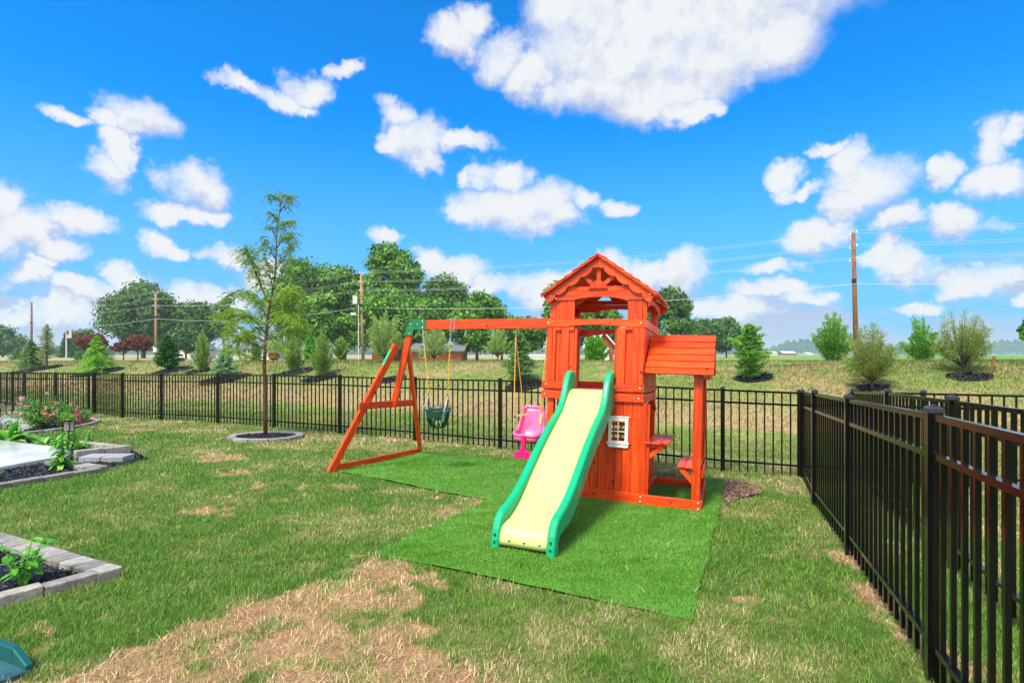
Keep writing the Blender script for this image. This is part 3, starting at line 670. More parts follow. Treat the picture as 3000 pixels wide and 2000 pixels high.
# awning
AWr = (.49, 1.828); AWf = (-.055, 1.384); AWb = (1.045, 1.395)
for (ev, ew), nm in ((AWf, 'awning_roof'), (AWb, 'awning_roof')):
    b = MB(); K = 6
    for k in range(K):
        t0, t1 = k/K, (k+1.10)/K; p0 = (lerp(AWr[0], ev, t0), lerp(AWr[1], ew, t0)); p1 = (lerp(AWr[0], ev, min(t1, 1)), lerp(AWr[1], ew, min(t1, 1)))
        sg = -1 if ev < AWr[0] else 1
        b.prism([(p0[0]+sg*.002, p0[1]+.003), (p1[0]+sg*.016, p1[1]+.014), (p1[0]+sg*.004, p1[1]-.002), (p0[0]-sg*.008, p0[1]-.010)], sdp, -.086+.002*(k % 2), .598-.001*(k % 2))
    o_ = part(b, nm, WH)
b = MB()
for uu in (-.03, .56):
    for ev, ew in (AWf, AWb): b.beam((-uu, AWr[0]+(.012 if ev < .4 else -.012), AWr[1]-.05), (-uu, ev+(.05 if ev < .4 else -.05), ew-.005), .022, .05, side=(1, 0, 0))
B(b, -.05, .02, .01, .98, 1.345, 1.375); part(b, 'awning_rafter', WD)
for v0 in (.03, DP-.085):
    b = MB(); B(b, .018, .106, v0, v0+.022, .118 if v0 < .1 else .02, 1.385); part(b, 'awning_post')
    b = MB(); B(b, -.002+.028, .017, v0+(.022 if v0 < .1 else -.02), v0+(.062 if v0 < .1 else .03), .02, 1.385); part(b, 'awning_post')
# bench seat and its rail on the awning posts; counter on the wall
b = MB(); B(b, .105, .185, .13, 1.02, .412, .430); B(b, .19, .26, .13, 1.02, .4125, .4295); part(b, 'bench_seat', WD)
b = MB(); B(b, .026, .1035, .08, 1.07, .405, .425)
B(b, -.002, .0165, .09, DP-.09, .33, .40)
for v0 in (.16, .95): b.beam((-.03, v0, .20), (-.22, v0, .40), .02, .05, side=(0, 1, 0)); B(b, .03, .23, v0+.03, v0+.05, .375, .411)
part(b, 'bench_bracket', WD)
b = MB()
for a, c in ((.345, .425), (.43, .51), (.515, .596)):
    if a < .4: b.prism([(a, .06), (c, .02), (c, 1.0), (a, .96)], lambda p_, q_, z_: (-p_, q_, z_), .645, .664)
    else: B(b, a, c, .02, 1.0, .645, .664)
part(b, 'counter_top', WD)
for v0 in (.08, .90): b = MB(); b.beam((-.598, v0, .46), (-.40, v0, .63), .022, .05, side=(0, 1, 0)); B(b, .38, .598, v0+.0105, v0+.032, .595, .644); part(b, 'counter_bracket', WD)
# diagonal braces under the deck on the back and side
b = MB(); b.beam((-.606, DP-.05, .95), (-.606, DP-.22, 1.07), .018, .04, side=(1, 0, 0)); part(b, 'knee_brace', WD)
b = MB(); b.beam((-.606, .09, .95), (-.606, .2, 1.07), .018, .04, side=(1, 0, 0)); part(b, 'knee_brace', WD)
# bolts
def bolt(p, nrm, r, parent):
    b = MB(); b.dome((0, 0, 0), nrm, r); o = b.build('bolt', M_bolt, parent, smooth=True); o.location = p; return o
def bf(u, w_, v=-.0005, r=.011): bolt((-u, v, w_), (0, -1, 0), r, ps)
def bs(v, w_, u=-.0005, r=.006): bolt((-u, v, w_), (1, 0, 0), r, ps)
for u_, w_ in ((.61, .088), (.61, .040), (.035, .09), (.035, .035), (.655, 1.115), (1.70, 1.117), (.648, 1.222), (1.69, 1.225), (.912, 1.228)): bf(u_, w_)
for u_, w_ in ((.655, 1.915), (1.685, 1.915)): bf(u_, w_, -.0015)
bf(1.66, 2.215, -.0405, .009); bf(.565, 2.215, -.0405, .009); bf(1.60, 2.19, -.010); bf(.63, 2.19, -.010)
for v_ in (.03, .08, .2, .35, .8, 1.08):
    for w_ in (1.09, 1.14): bs(v_, w_, .6095)
for v_ in (.03, .08, 1.08):
    for w_ in (1.20, 1.245): bs(v_, w_, .6035)
for v_ in (.04, .12):
    for w_ in (1.89, 1.915, 1.94): bs(v_, w_, .5995)
for v_ in (.03, DP-.03):
    for w_ in (.03, .09): bs(v_, w_, -.0005)
for w_ in (.2, .52, 1.0, 1.33): bf(.035, w_, .0295, .005)
# slide
topP = [(.16,1.27),(.10,1.345),(.02,1.385),(-.07,1.388),(-.15,1.355),(-.21,1.285),(-.255,1.20),(-.30,1.125),(-.36,1.05),(-.45,.985),(-.60,.922),(-.78,.842),(-.95,.755),(-1.10,.670),(-1.25,.580),(-1.40,.490),(-1.52,.425),(-1.64,.368),(-1.76,.326),(-1.87,.300),(-1.94,.275),(-1.99,.232),(-2.02,.165),(-2.035,.09),(-2.04,0)]
botP = [(-1.925,0),(-1.93,.10),(-1.90,.135),(-1.80,.15),(-1.64,.168),(-1.50,.215),(-1.33,.305),(-1.20,.385),(-1.0,.505),(-.78,.62),(-.49,.74),(-.26,.85),(-.10,.93),(.03,1.0),(.13,1.09),(.17,1.18)]
slide = None
for k, (u0, u1) in enumerate(((1.362, 1.432), (.922, .992))):
    b = MB().prism(topP+botP, sdp, u0, u1, .5)
    if k == 0:
        bed = [(.08,1.188),(-.10,1.19),(-.17,1.178),(-.24,1.13),(-.32,1.05),(-.42,.965),(-.58,.888),(-.76,.80),(-.94,.705),(-1.10,.612),(-1.25,.522),(-1.38,.440),(-1.50,.362),(-1.62,.292),(-1.74,.240),(-1.84,.212),(-1.92,.200),(-1.975,.180),(-2.005,.140),(-2.015,.09),(-2.017,.052)]
        cu = MB(); n_ = len(bed); Q = 8; vsx = []
        for i, (v_, w_) in enumerate(bed):
            for j in range(Q+1):
                t = j/Q; sag = -.010*(1-(2*t-1)**4)*(1 if 2 < i < n_-3 else 0); vsx.append((-(lerp(.985, 1.368, t)), v_, w_+sag))
        fs = [(i*(Q+1)+j, i*(Q+1)+j+1, (i+1)*(Q+1)+j+1, (i+1)*(Q+1)+j) for i in range(n_-1) for j in range(Q)]
        cu.add(vsx, fs, .5); slide = cu.build('slide', M_slide, ps, smooth=True)
        s_ = slide.modifiers.new('thick', 'SOLIDIFY'); s_.thickness = .008; s_.offset = 0
        slide['label'] = 'wavy pale yellow slide with green side rails'
    o = b.build('side_rail', M_sgreen, slide, bevel=.024, seg=4)
    for p_ in o.data.polygons: p_.use_smooth = False
rb = MB()
mid = [(-.16,1.13),(-.24,1.03),(-.34,.945),(-.55,.86),(-.8,.755),(-1.05,.635),(-1.28,.50),(-1.45,.405)]
for dz in (0, -.03): rb.tube([(-.9215, v_, w_+dz) for v_, w_ in mid], .006, 5, .5)
rb.tube([(-.9215, .10*math.cos(t)-.03, 1.25+.10*math.sin(t)) for t in [R(q) for q in range(-60, 201, 20)]], .007, 5, .5)
rb.build('moulded_ridge', M_sgreen, slide, smooth=True)
for u_ in (1.285, 1.165, 1.045): bolt((-u_, -2.020, .095), (0, -1, .1), .012, slide)
M_hole = mat('hole_dark', (.0, .05, .03), .6)[0]
for u0 in (1.397, .957):
    for w_ in (.07, .125): MB().tube([(-u0, -2.030, w_), (-u0, -2.041, w_)], .009, 8).build('screw_hole', M_hole, slide)
# swing beam, bracket and A frame
bm_v = .60
b = MB(); b.beam((-1.66, bm_v, 1.972), (-3.66, bm_v, 1.945), .045, .128, side=(0, 1, 0)); part(b, 'swing_beam', WH)
b = MB(); b.prism([(3.61, 2.015), (3.78, 2.022), (3.885, 1.985), (3.915, 1.845), (3.945, 1.80), (3.815, 1.79), (3.79, 1.875), (3.61, 1.875)], fw, bm_v-.035, bm_v-.0235, .5)
b.prism([(3.61, 2.015), (3.78, 2.022), (3.885, 1.985), (3.915, 1.845), (3.945, 1.80), (3.815, 1.79), (3.79, 1.875), (3.61, 1.875)], fw, bm_v+.0235, bm_v+.035, .5)
b.beam((-3.62, bm_v, 2.0195), (-3.80, bm_v, 2.026), .07, .006, side=(0, 1, 0), tone=.5)
br = b.build('corner_bracket', M_brk, ps, bevel=.006, seg=2)
for u_, w_ in ((3.66, 1.985), (3.66, 1.905), (3.74, 1.95), (3.84, 1.95), (3.86, 1.82)): bolt((-u_, bm_v-.0355, w_), (0, -1, 0), .011, br)
b = MB(); b.tube([(-u_, bm_v-.037, w_) for u_, w_ in ((3.64, 1.97), (3.70, 2.0), (3.76, 1.97), (3.82, 1.90), (3.89, 1.90))], .004, 5); b.build('moulded_ridge', M_tgreen, br)
def onA(t, v_): return (-lerp(3.86, 4.40, t), v_, lerp(1.83, 0, t))
b = MB(); b.beam((-3.872, bm_v+.0, 1.83), (-4.125, bm_v+.055, .80), .092, .042, side=(1, 0, 0)); part(b, 'centre_leg')
b = MB(); b.beam((-4.02, bm_v-.10, 1.66), (-4.42, -.245, .0), .045, .095, side=(1, -.1, .3)); leg = part(b, 'leg')
st_ = MB(); p0, p1 = Vector((-4.02, bm_v-.10, 1.66)), Vector((-4.42, -.245, .0)); d_ = (p1-p0).normalized(); sdv = Vector((1, -.1, .3)); sdv = (sdv-sdv.dot(d_)*d_).normalized(); up_ = d_.cross(sdv)
for s_ in (-1, 1): st_.beam(p0+d_*.10+up_*s_*.0478, p0+d_*.34+up_*s_*.0478, .046, .001, side=sdv)
st_.beam(p0+d_*.10-sdv*.0228, p0+d_*.34-sdv*.0228, .001, .094, side=sdv)
st_.build('green_label', M_tgreen, leg)
b = MB(); b.beam((-3.94, bm_v+.06, 1.70), (-4.30, 1.74, .0), .045, .095, side=(1, .1, .3)); part(b, 'leg')
b = MB(); b.beam((-4.165, -.06, .84), (-4.115, 1.22, .84), .022, .092, side=(1, 0, 0)); part(b, 'cross_brace', WD)
b = MB(); b.beam((-4.385, -.22, .047), (-4.285, 1.70, .047), .022, .092, side=(1, 0, 0)); part(b, 'ground_brace', WD)
# hooks under the beam without a swing
for u_ in (3.02, 2.62): 
    b = MB(); b.tube([(-u_, bm_v, 1.90), (-u_, bm_v, 1.86)], .005, 5); b.tube([(-u_+.012*math.cos(t), bm_v, 1.835+.032*math.sin(t)) for t in [R(40*q) for q in range(9)]], .004, 5, closed=True)
    b.build('swing_hook', M_chain, ps)

# ------------------------------------------------------------------ swings
def w3(u, v, h): return Vector(PS(u, v, h))
def chain(b, p, q, r=.0022, ln=.032, wd_=.010):
    p, q = Vector(p), Vector(q); d = q-p; n_ = max(1, int(d.length/(ln*.78))); d.normalize(); a = d.orthogonal().normalized(); c = d.cross(a)
    for i in range(n_):
        o_ = p+(q-p)*((i+.5)/n_); s_ = a if i % 2 else c
        b.tube([o_+d*(ln/2*math.cos(t))+s_*(wd_*.6*math.sin(t)) for t in [R(45*k) for k in range(8)]], r, 4, .5, closed=True)
def wrap(b, u_, v_=bm_v):
    hw, hh = .026, .067; c = w3(u_, v_, 1.972+(1.66-u_)*.0135)
    uu, vv, ww = -Vector(U), Vector(Vd), Vector(Wd)
    pts = [c+vv*a+ww*q for a, q in ((-hw-.004, -hh-.03), (-hw-.004, 0), (-hw-.004, hh+.004), (0, hh+.006), (hw+.004, hh+.004), (hw+.004, 0), (hw+.004, -hh-.03))]
    for a, q in zip(pts[:-1], pts[1:]): chain(b, a, q, .0032, .04, .016)
bk = empty('bucket_swing', tuple(w3(3.38, .6, .70)), 'dark green bucket toddler swing hanging from yellow coated chains near the A frame', 'swing')
def rel(o, P): return P-o.location
def tb(nm, b, m, o, **k):
    b.v = [tuple(Vector(p)-o.location) for p in b.v]; return b.build(nm, m, o, **k)
for ut, ub, dbl in ((3.650, 3.537, 0), (3.225, 3.246, 1)):
    b = MB(); wrap(b, ut)
    if dbl: wrap(b, ut-.055)
    chain(b, w3(ut, bm_v-.03, 1.86), w3(lerp(ut, ub, .27), bm_v-.02, 1.62), .0032, .04, .015); tb('chain', b, M_chain, bk)
    b = MB(); chain(b, w3(lerp(ut, ub, .27), bm_v-.02, 1.62), w3(ub, bm_v, 1.035), .0042, .038, .016); tb('coated_chain', b, M_ychain, bk)
    b = MB(); t_ = w3(ub, bm_v, 1.03); sx = .02 if ub > 3.4 else -.01
    m_ = w3(ub, bm_v, .985); chain(b, t_, m_, .004, .04, .02)
    for dv in (-.11, .11): b.tube([m_, w3(ub+sx, bm_v+dv, .80)], .0042, 5)
    b.tube([w3(ub+sx, bm_v-.12, .80), w3(ub+sx, bm_v+.12, .80)], .008, 6); b.tube([w3(ub+sx-.008, bm_v-.12, .782), w3(ub+sx-.008, bm_v+.12, .782)], .006, 6)
    tb('hanger', b, M_chain, bk)
# bucket shell: a tapered cup with two leg holes
b = MB(); cu0 = 3.385; NS, NR = 40, 12; idx = {}; vs_ = []; fs_ = []
def bpt(a, t):
    ru, rv = lerp(.168, .10, t**2.2), lerp(.125, .075, t**1.8); top = .79+(.055 if math.sin(a) > .2 else 0)*math.sin(a)
    h = lerp(top, .57, 1-(1-t)**1.25)
    return w3(cu0+ru*math.cos(a), bm_v+rv*math.sin(a), h)
def hole(a, t):
    aa = (a % (2*math.pi))
    for c in (1.5*math.pi-.42, 1.5*math.pi+.42, math.pi/2-.42, math.pi/2+.42):
        if .42 < t < .97 and abs(aa-c) < .36*math.sqrt(max(0, 1-((t-.68)/.30)**2)): return True
    return False
for j in range(NR+1):
    for i in range(NS): vs_.append(bpt(2*math.pi*i/NS, j/NR))
for j in range(NR):
    for i in range(NS):
        if not hole(2*math.pi*(i+.5)/NS, (j+.5)/NR): fs_.append((j*NS+i, j*NS+(i+1) % NS, (j+1)*NS+(i+1) % NS, (j+1)*NS+i))
for vv in (0,):
    pass
b.add(vs_, fs_, .5)
for sg in (-1, 1): # crotch strap from front to back
    pass
b.beam(w3(cu0, bm_v-.085, .575), w3(cu0, bm_v+.085, .575), .05, .012, side=tuple(-U))
for a0 in (R(270),): b.beam(w3(cu0, bm_v-.082, .572), w3(cu0, bm_v-.122, .70), .035, .012, side=tuple(-U))
sh_ = tb('bucket_seat', b, M_dgreen, bk, smooth=True); s_ = sh_.modifiers.new('thick', 'SOLIDIFY'); s_.thickness = .010
b = MB()
b.tube([w3(cu0+.172*math.cos(a), bm_v+.129*math.sin(a), .79+(.055*math.sin(a) if math.sin(a) > .2 else 0)) for a in [2*math.pi*i/32 for i in range(32)]], .009, 6, closed=True)
tb('rim', b, M_dgreen, bk, smooth=True)
b = MB(); b.beam(w3(cu0-.140, bm_v-.085, .77), w3(cu0-.128, bm_v-.098, .66), .045, .006, side=tuple(-U+.9*Vd)); tb('plate', b, mat('moulded_plate', (.08, .16, .12), .4)[0], bk, bevel=.003)
# pink swing
pk = empty('toddler_swing', tuple(w3(2.07, .6, .55)), 'pink plastic toddler seat swing with magenta T bar on yellow ropes beside the slide', 'swing')
def sq(a, r, n_=4):
    c_, s_ = math.cos(a), math.sin(a); return (abs(c_)**(2/n_)*(1 if c_ > 0 else -1)*r[0], abs(s_)**(2/n_)*(1 if s_ > 0 else -1)*r[1])
# scooped shell: rounded floor, low front lip, arms that rise to a tall backrest
b = MB(); vs_ = []; NJ, NT = 36, 9
def ptop(a):
    q = math.sin(a)                      # +1 at the back, -1 at the front
    return .575+(.30*sstep(q, .15, .75) if q > -.2 else 0)+.035*sstep(q, -.9, .1)
def pshell(a, t):
    c_, s_ = math.cos(a), math.sin(a); e = 2/3.4; cx = math.copysign(abs(c_)**e, c_); sy = math.copysign(abs(s_)**e, s_)
    f = min(1, (t*2.1)**.75) if t < .476 else 1; f = f*(1+.06*t); h = lerp(.50, ptop(a), max(0, (t-.22)/.78)**1.15 if t > .22 else 0)
    k_ = 1-.14*max(0, (h-.62)/.26)
    return w3(2.075+.163*cx*f*k_, bm_v-.03+.13*sy*f+.16*(h-.5)*(1 if s_ > 0 else .3), h)
for j in range(NT+1):
    for i_ in range(NJ): vs_.append(pshell(2*math.pi*i_/NJ, j/NT))
fs_ = [(j*NJ+i_, j*NJ+(i_+1) % NJ, (j+1)*NJ+(i_+1) % NJ, (j+1)*NJ+i_) for j in range(NT) for i_ in range(NJ)]
b.add(vs_, fs_, .5); o = tb('seat_shell', b, M_pink, pk, smooth=True); s_ = o.modifiers.new('thick', 'SOLIDIFY'); s_.thickness = .016; s_.offset = 0
b = MB().tube([vs_[NT*NJ+i_] for i_ in range(NJ)], .021, 8, .5, closed=True); tb('rim', b, M_pink, pk, smooth=True)
b = MB()
b.prism([(-.026,.60),(.026,.60),(.028,.45),(.038,.42),(.10,.395),(.112,.375),(.112,.335),(.10,.325),(-.10,.325),(-.112,.335),(-.112,.375),(-.10,.395),(-.038,.42),(-.028,.45)], lambda a, c, t: tuple(w3(2.085+a, bm_v-.185+t, c-.02)), -.012, .012, .5)
tb('t_bar', b, M_mag, pk, bevel=.006, seg=2)
for top_u, pts in ((2.304, ((2.235, -.15, .66), (2.20, .10, .875))), (1.885, ((1.91, -.15, .66), (1.95, .10, .875)))):
    tp = w3(top_u, bm_v, 1.80); b = MB(); chain(b, w3(top_u, bm_v, 1.90), tp, .004, .04, .018); tb('hook', b, M_chain, pk)
    b = MB()
    for q in pts: b.tube([tp, w3(q[0], bm_v+q[1], q[2])], .0062, 6)
    tb('rope', b, M_rope, pk)
b = MB(); b.beam(w3(2.25, bm_v-.10, .80), w3(2.13, bm_v+.08, .825), .012, .022, side=tuple(Vd)); b.beam(w3(1.945, bm_v+.05, .84), w3(1.945, bm_v+.02, .72), .022, .01, side=tuple(-U)); tb('safety_strap', b, mat('lime_strap', (.55, .62, .1), .6)[0], pk)
b = MB(); b.beam(w3(2.255, bm_v-.11, .79), w3(2.235, bm_v-.09, .795), .02, .03, side=tuple(Vd)); tb('buckle', b, mat('blue_buckle', (.05, .2, .5), .4)[0], pk, bevel=.003)

# ------------------------------------------------------------------ fences
def fence(name, pts, label, last_half=False, pitch=.115, posts=None, gate=False):
    o = empty(name, pts[0], label, 'fence', 'black metal fences'); off = Vector(pts[0])
    for i, p in enumerate(pts):
        if posts and i not in posts: continue
        b = MB(); x, y, z = p; b.box((x-.028, y-.028, z-.05), (x+.028, y+.028, z+H-.035), .5); 
        a = math.atan2(pts[-1][1]-pts[0][1], pts[-1][0]-pts[0][0]); c_, s_ = math.cos(a), math.sin(a)
        b.v = [((q[0]-x)*c_-(q[1]-y)*s_+x, (q[0]-x)*s_+(q[1]-y)*c_+y, q[2]) for q in b.v]; po = tb('post', b, M_blk, o)
        b = MB(); e = .031; zt = z+H-.036
        vs = [(sx*q, sy*q, zt+hh) for q, hh in ((e, 0), (e, .018), (.027, .022)) for sx, sy in ((-1,-1),(1,-1),(1,1),(-1,1))]+[(0, 0, zt+.036)]
        vs = [(q[0]*c_-q[1]*s_+x, q[0]*s_+q[1]*c_+y, q[2]) for q in vs]
        b.add(vs, [(3,2,1,0)]+[(k*4+j, k*4+(j+1) % 4, k*4+4+(j+1) % 4, k*4+4+j) for k in (0, 1) for j in range(4)]+[(8+j, 8+(j+1) % 4, 12) for j in range(4)], .5)
        tb('post_cap', b, M_cap, o)
    for (x0, y0, z0), (x1, y1, z1) in zip(pts[:-1], pts[1:]):
        b = MB(); p, q = Vector((x0, y0, z0)), Vector((x1, y1, z1)); d_ = (q-p); ln_ = d_.length; dn = d_/ln_; hz2 = Vector((d_.x, d_.y, 0)).normalized(); sd2 = Vector((-hz2.y, hz2.x, 0))
        p2, q2 = p+dn*.027, q-dn*.027
        for h_, th_ in ((1.163, .027), (.993, .027), (.155, .027)):
            b.beam(p2+Vector((0, 0, h_)), q2+Vector((0, 0, h_)), .028, th_, side=sd2, tone=.5)
        n_ = max(1, round(ln_/pitch)); hp = .0095
        for k in range(1, n_):
            c = p+d_*(k/n_); zb, zt = c.z+.03, c.z+1.150
            vs = [Vector((c.x, c.y, zz))+hz2*a_*hp+sd2*c2*hp for zz in (zb, zt) for a_, c2 in ((-1,-1),(1,-1),(1,1),(-1,1))]
            b.add(vs, [(3,2,1,0),(4,5,6,7),(0,1,5,4),(1,2,6,5),(2,3,7,6),(3,0,4,7)], .5)
        tb('panel', b, M_blk, o)
    return o
def onland(pts): return [(x, y, float(gz(x, y))) for x, y in pts]
fence('metal_fence', FAR, 'long black metal picket fence across the back of the lawn, behind the swings')
fence('metal_fence', [(RIGHT[0][0]+.02, RIGHT[0][1]-.045, RIGHT[0][2])]+RIGHT[1:], 'black metal picket fence running along the right edge of the lawn towards the viewer')
ND = (-.385, -.923); N0 = (4.52, 7.24)
nl = [(N0[0]+ND[0]*1.84*k, N0[1]+ND[1]*1.84*k) for k in range(5)]
nzz = [-1.665, -1.56, -1.50, -1.44, -1.40]
fence('metal_fence', [(a, c, z) for (a, c), z in zip(nl, nzz)], "neighbour's black metal side fence just behind the right hand fence")
ne = [(N0[0]+.05+.91*t, N0[1]-.415*t) for t in (0, .72, 2.55, 4.39, 6.2, 8.0)]
fence('metal_fence', [(a, c, -1.668+.004*k) for k, (a, c) in enumerate(ne)], "neighbour's black metal fence farthest right, below the mulched bank tree")
L0 = FAR[0]; lf = [(L0[0]-.03, L0[1]-.03, L0[2]), (-13.45, 14.72, -1.655), (-13.95, 14.35, -1.645), (-15.4, 13.2, -1.62), (-16.8, 12.1, -1.6)]
fence('metal_fence', lf, 'short black metal side fence at the left edge, behind the flower bed')
lg = [(-12.75, 16.45, -1.75), (-14.2, 17.0, -1.76), (-15.9, 17.8, -1.77), (-17.5, 18.6, -1.78), (-19.2, 19.4, -1.78)]
fence('metal_fence', lg, "neighbour's black metal fence farthest left, in front of the spruce")

# ------------------------------------------------------------------ vegetation
def quadleaf(c, size, r, asp=.55, flat=0.0, dirs=None):
    n = len(c); d = r.normal(size=(n, 3)) if dirs is None else dirs+r.normal(0, .35, (n, 3)); d[:, 2] *= (1-flat); d /= np.linalg.norm(d, axis=1)[:, None]+1e-9
    e = r.normal(size=(n, 3)); e[:, 2] *= (1-flat*.5); e -= (e*d).sum(1)[:, None]*d; e /= np.linalg.norm(e, axis=1)[:, None]+1e-9
    s = (size*(.6+.8*r.random(n)))[:, None] if np.isscalar(size) else (size*(.7+.6*r.random(n)))[:, None]
    V = np.stack([c-d*s*.5, c+e*s*asp*.5+d*s*.05, c+d*s*.5, c-e*s*asp*.5+d*s*.05], 1).reshape(-1, 3)
    i = np.arange(n)*4; return V, np.c_[i, i+1, i+2, i+3]
def outleaf(c, size, r, nrm, asp=.7, jit=.55):
    n = len(c); m = nrm+r.normal(0, jit, (n, 3)); m /= np.linalg.norm(m, axis=1)[:, None]+1e-9
    d = np.cross(m, r.normal(size=(n, 3))); d /= np.linalg.norm(d, axis=1)[:, None]+1e-9; e = np.cross(m, d)
    s = (size*(.55+.9*r.random(n)))[:, None]
    V = np.stack([c-d*s*.5, c+e*s*asp*.5, c+d*s*.5, c-e*s*asp*.5], 1).reshape(-1, 3)
    i = np.arange(n)*4; return V, np.c_[i, i+1, i+2, i+3]
def limb(b, p, q, r0, r1, sag=0, n=5, seg=6, wob=.03):
    p, q = Vector(p), Vector(q); L2 = (q-p).length; pts = []
    for i in range(n):
        t = i/(n-1); c = p.lerp(q, t); c.z += sag*4*t*(1-t)
        if 0 < i < n-1: c += Vector((random.gauss(0, wob), random.gauss(0, wob), random.gauss(0, wob)))*L2*.6
        pts.append(c)
    b.tube(pts, [lerp(r0, r1, i/(n-1)) for i in range(n)], seg); return pts
tree_n = [0]
def broad(name, label, px, wpx, ytop, ybot, Y, mat_, leaves=9000, size=.34, zb=-.75, blobs=34, group=None, trunk=M_bark_grey, squash=1, seed=0, lobes=None, tr=None, fill=.55, cat='tree', trunk_px=None):
    """broadleaved tree: crown of overlapping leafy clumps on limbs"""
    r = np.random.default_rng(seed+100); random.seed(seed)
    X = (px-1500)/F*Y; hw = wpx/2/F*Y; zt = (1038-ytop)/F*Y; zl = (1038-ybot)/F*Y; cz = (zt+zl)/2; hh = (zt-zl)/2
    X0 = X if trunk_px is None else (trunk_px-1500)/F*Y
    o = empty(name, (X0, Y, zb), label, cat, group)
    cen = []; blobs = int(blobs*1.7); leaves = int(leaves*1.5)
    for k in range(blobs):
        a = r.random()*2*np.pi; ph = math.acos(1-2*((k+.5)/blobs)); rad = fill+.30*r.random()
        cen.append((X+hw*.83*rad*math.sin(ph)*math.cos(a)*1.12, Y+hw*.8*rad*math.sin(ph)*math.sin(a), cz+hh*.86*rad*math.cos(ph)*1.1))
    cen.append((X, Y, cz)); cen = np.array(cen); br = min(hw, hh*1.2)*(.19+.17*r.random(len(cen)))
    if lobes is not None: cen, br = lobes(X, Y, cz, hw, hh, r)
    n = leaves; k = r.choice(len(cen), n, p=br**2/np.sum(br**2)); d = r.normal(size=(n, 3)); d /= np.linalg.norm(d, axis=1)[:, None]; d[:, 2] *= .72
    rr = br[k]*(.35+.85*r.random(n)**.7)*(1+.35*np.sin(7*d[:, 0]+k)*np.cos(5*d[:, 1]))
    P = cen[k]+d*rr[:, None]-np.array([X0, Y, zb])
    V, Fc = outleaf(P, size, r, d+np.array([0, 0, .25]), jit=.8)
    q_ = P/size; wv = np.sin(q_[:, 0]*.9+2*np.sin(q_[:, 1]*.7))*np.sin(q_[:, 2]*1.1+q_[:, 1]*.8)
    tone = np.repeat(np.clip(.10+.45*r.random(len(cen))[k]+.5*(r.random(n)-.5)+.28*wv+.12, 0, 1), 4)
    npmesh('crown', V, Fc, mat_, o, tone=tone)
    b = MB(); tr_r = tr or hw*.055
    top = (X-X0, 0, cz-zb+hh*.35); limb(b, (0, 0, -.1), top, tr_r, tr_r*.3, 0, 6, 7, .01)
    for q in cen[r.choice(len(cen), min(len(cen), 14), replace=False)]:
        q = q-np.array([X0, Y, zb]); h0 = min(max(q[2]*.45, .12*top[2]), q[2]*.8); f_ = h0/top[2]; limb(b, (top[0]*f_, 0, h0), tuple(q), tr_r*.45, tr_r*.08, 0, 5, 5, .05)
    b.build('trunk', trunk, o, smooth=True)
    return o
def conifer(name, label, px, wpx, ytop, ybot, mat_, Y=None, zb=None, n=9000, size=.07, droop=.25, group=None, loose=0, bulge=.9, skirt=0.04, seed=0, trunk_show=0, up=0, flat=.3):
    r = np.random.default_rng(seed+500); random.seed(seed)
    if Y is None: X, Y, zb = gp(px, ybot)
    else: X = (px-1500)/F*Y; zb = zb if zb is not None else -(ybot-1038)/F*Y
    Ht = (1038-ytop)/F*Y-zb; Rw = wpx/2/F*Y
    o = empty(name, (X, Y, zb), label, 'tree', group)
    b = MB(); b.tube([(0, 0, -.05), (0, 0, Ht*.5), (0, 0, Ht*.97)], [Ht*.022, Ht*.013, Ht*.002], 6)
    h0 = Ht*(skirt+trunk_show); P = []; D_ = []; nb = int(60+Ht*16); T = []
    for k in range(nb):
        t = (k+r.random())/nb; h = lerp(h0, Ht*.97, t**.92); rad = Rw*((1-t)**bulge)*(.62+.62*r.random())+Rw*.06
        if trunk_show or loose: rad *= (.6+.6*r.random())*min(1, .45+t*3)
        else: rad *= min(1, .72+t*2.2)
        a = k*2.399+r.normal(0, .25); ca, sa = math.cos(a), math.sin(a)
        tip = np.array([ca*rad, sa*rad, h-droop*rad+up*rad]); root = np.array([0, 0, h+.05*rad])
        m_ = max(6, int(n/nb*(rad/Rw+.25)*1.2)); s = r.random(m_)**.62
        q = root+(tip-root)*s[:, None]; q[:, 2] += up*rad*.5*s**2
        wv = rad*.20*(1-.55*s)+.02; q += np.c_[-sa*r.normal(0, 1, m_)*wv, ca*r.normal(0, 1, m_)*wv, r.normal(0, .35, m_)*wv]
        P.append(q); dv = (tip-root)/np.linalg.norm(tip-root); D_.append(np.tile(dv, (m_, 1))); T.append(np.clip(.10+.75*s+.22*(r.random(m_)-.5)+.15*(r.random()-.5), 0, 1))
        if rad > Rw*.25: b.tube([tuple(root), tuple(root+(tip-root)*.85)], [Ht*.006+.002, .002], 4)
    P, D_, T = np.concatenate(P), np.concatenate(D_), np.concatenate(T)
    V, Fc = quadleaf(P, size, r, .42, flat*.3, D_); npmesh('crown', V, Fc, mat_, o, tone=np.repeat(T, 4)); b.build('trunk', M_bark, o)
    return o
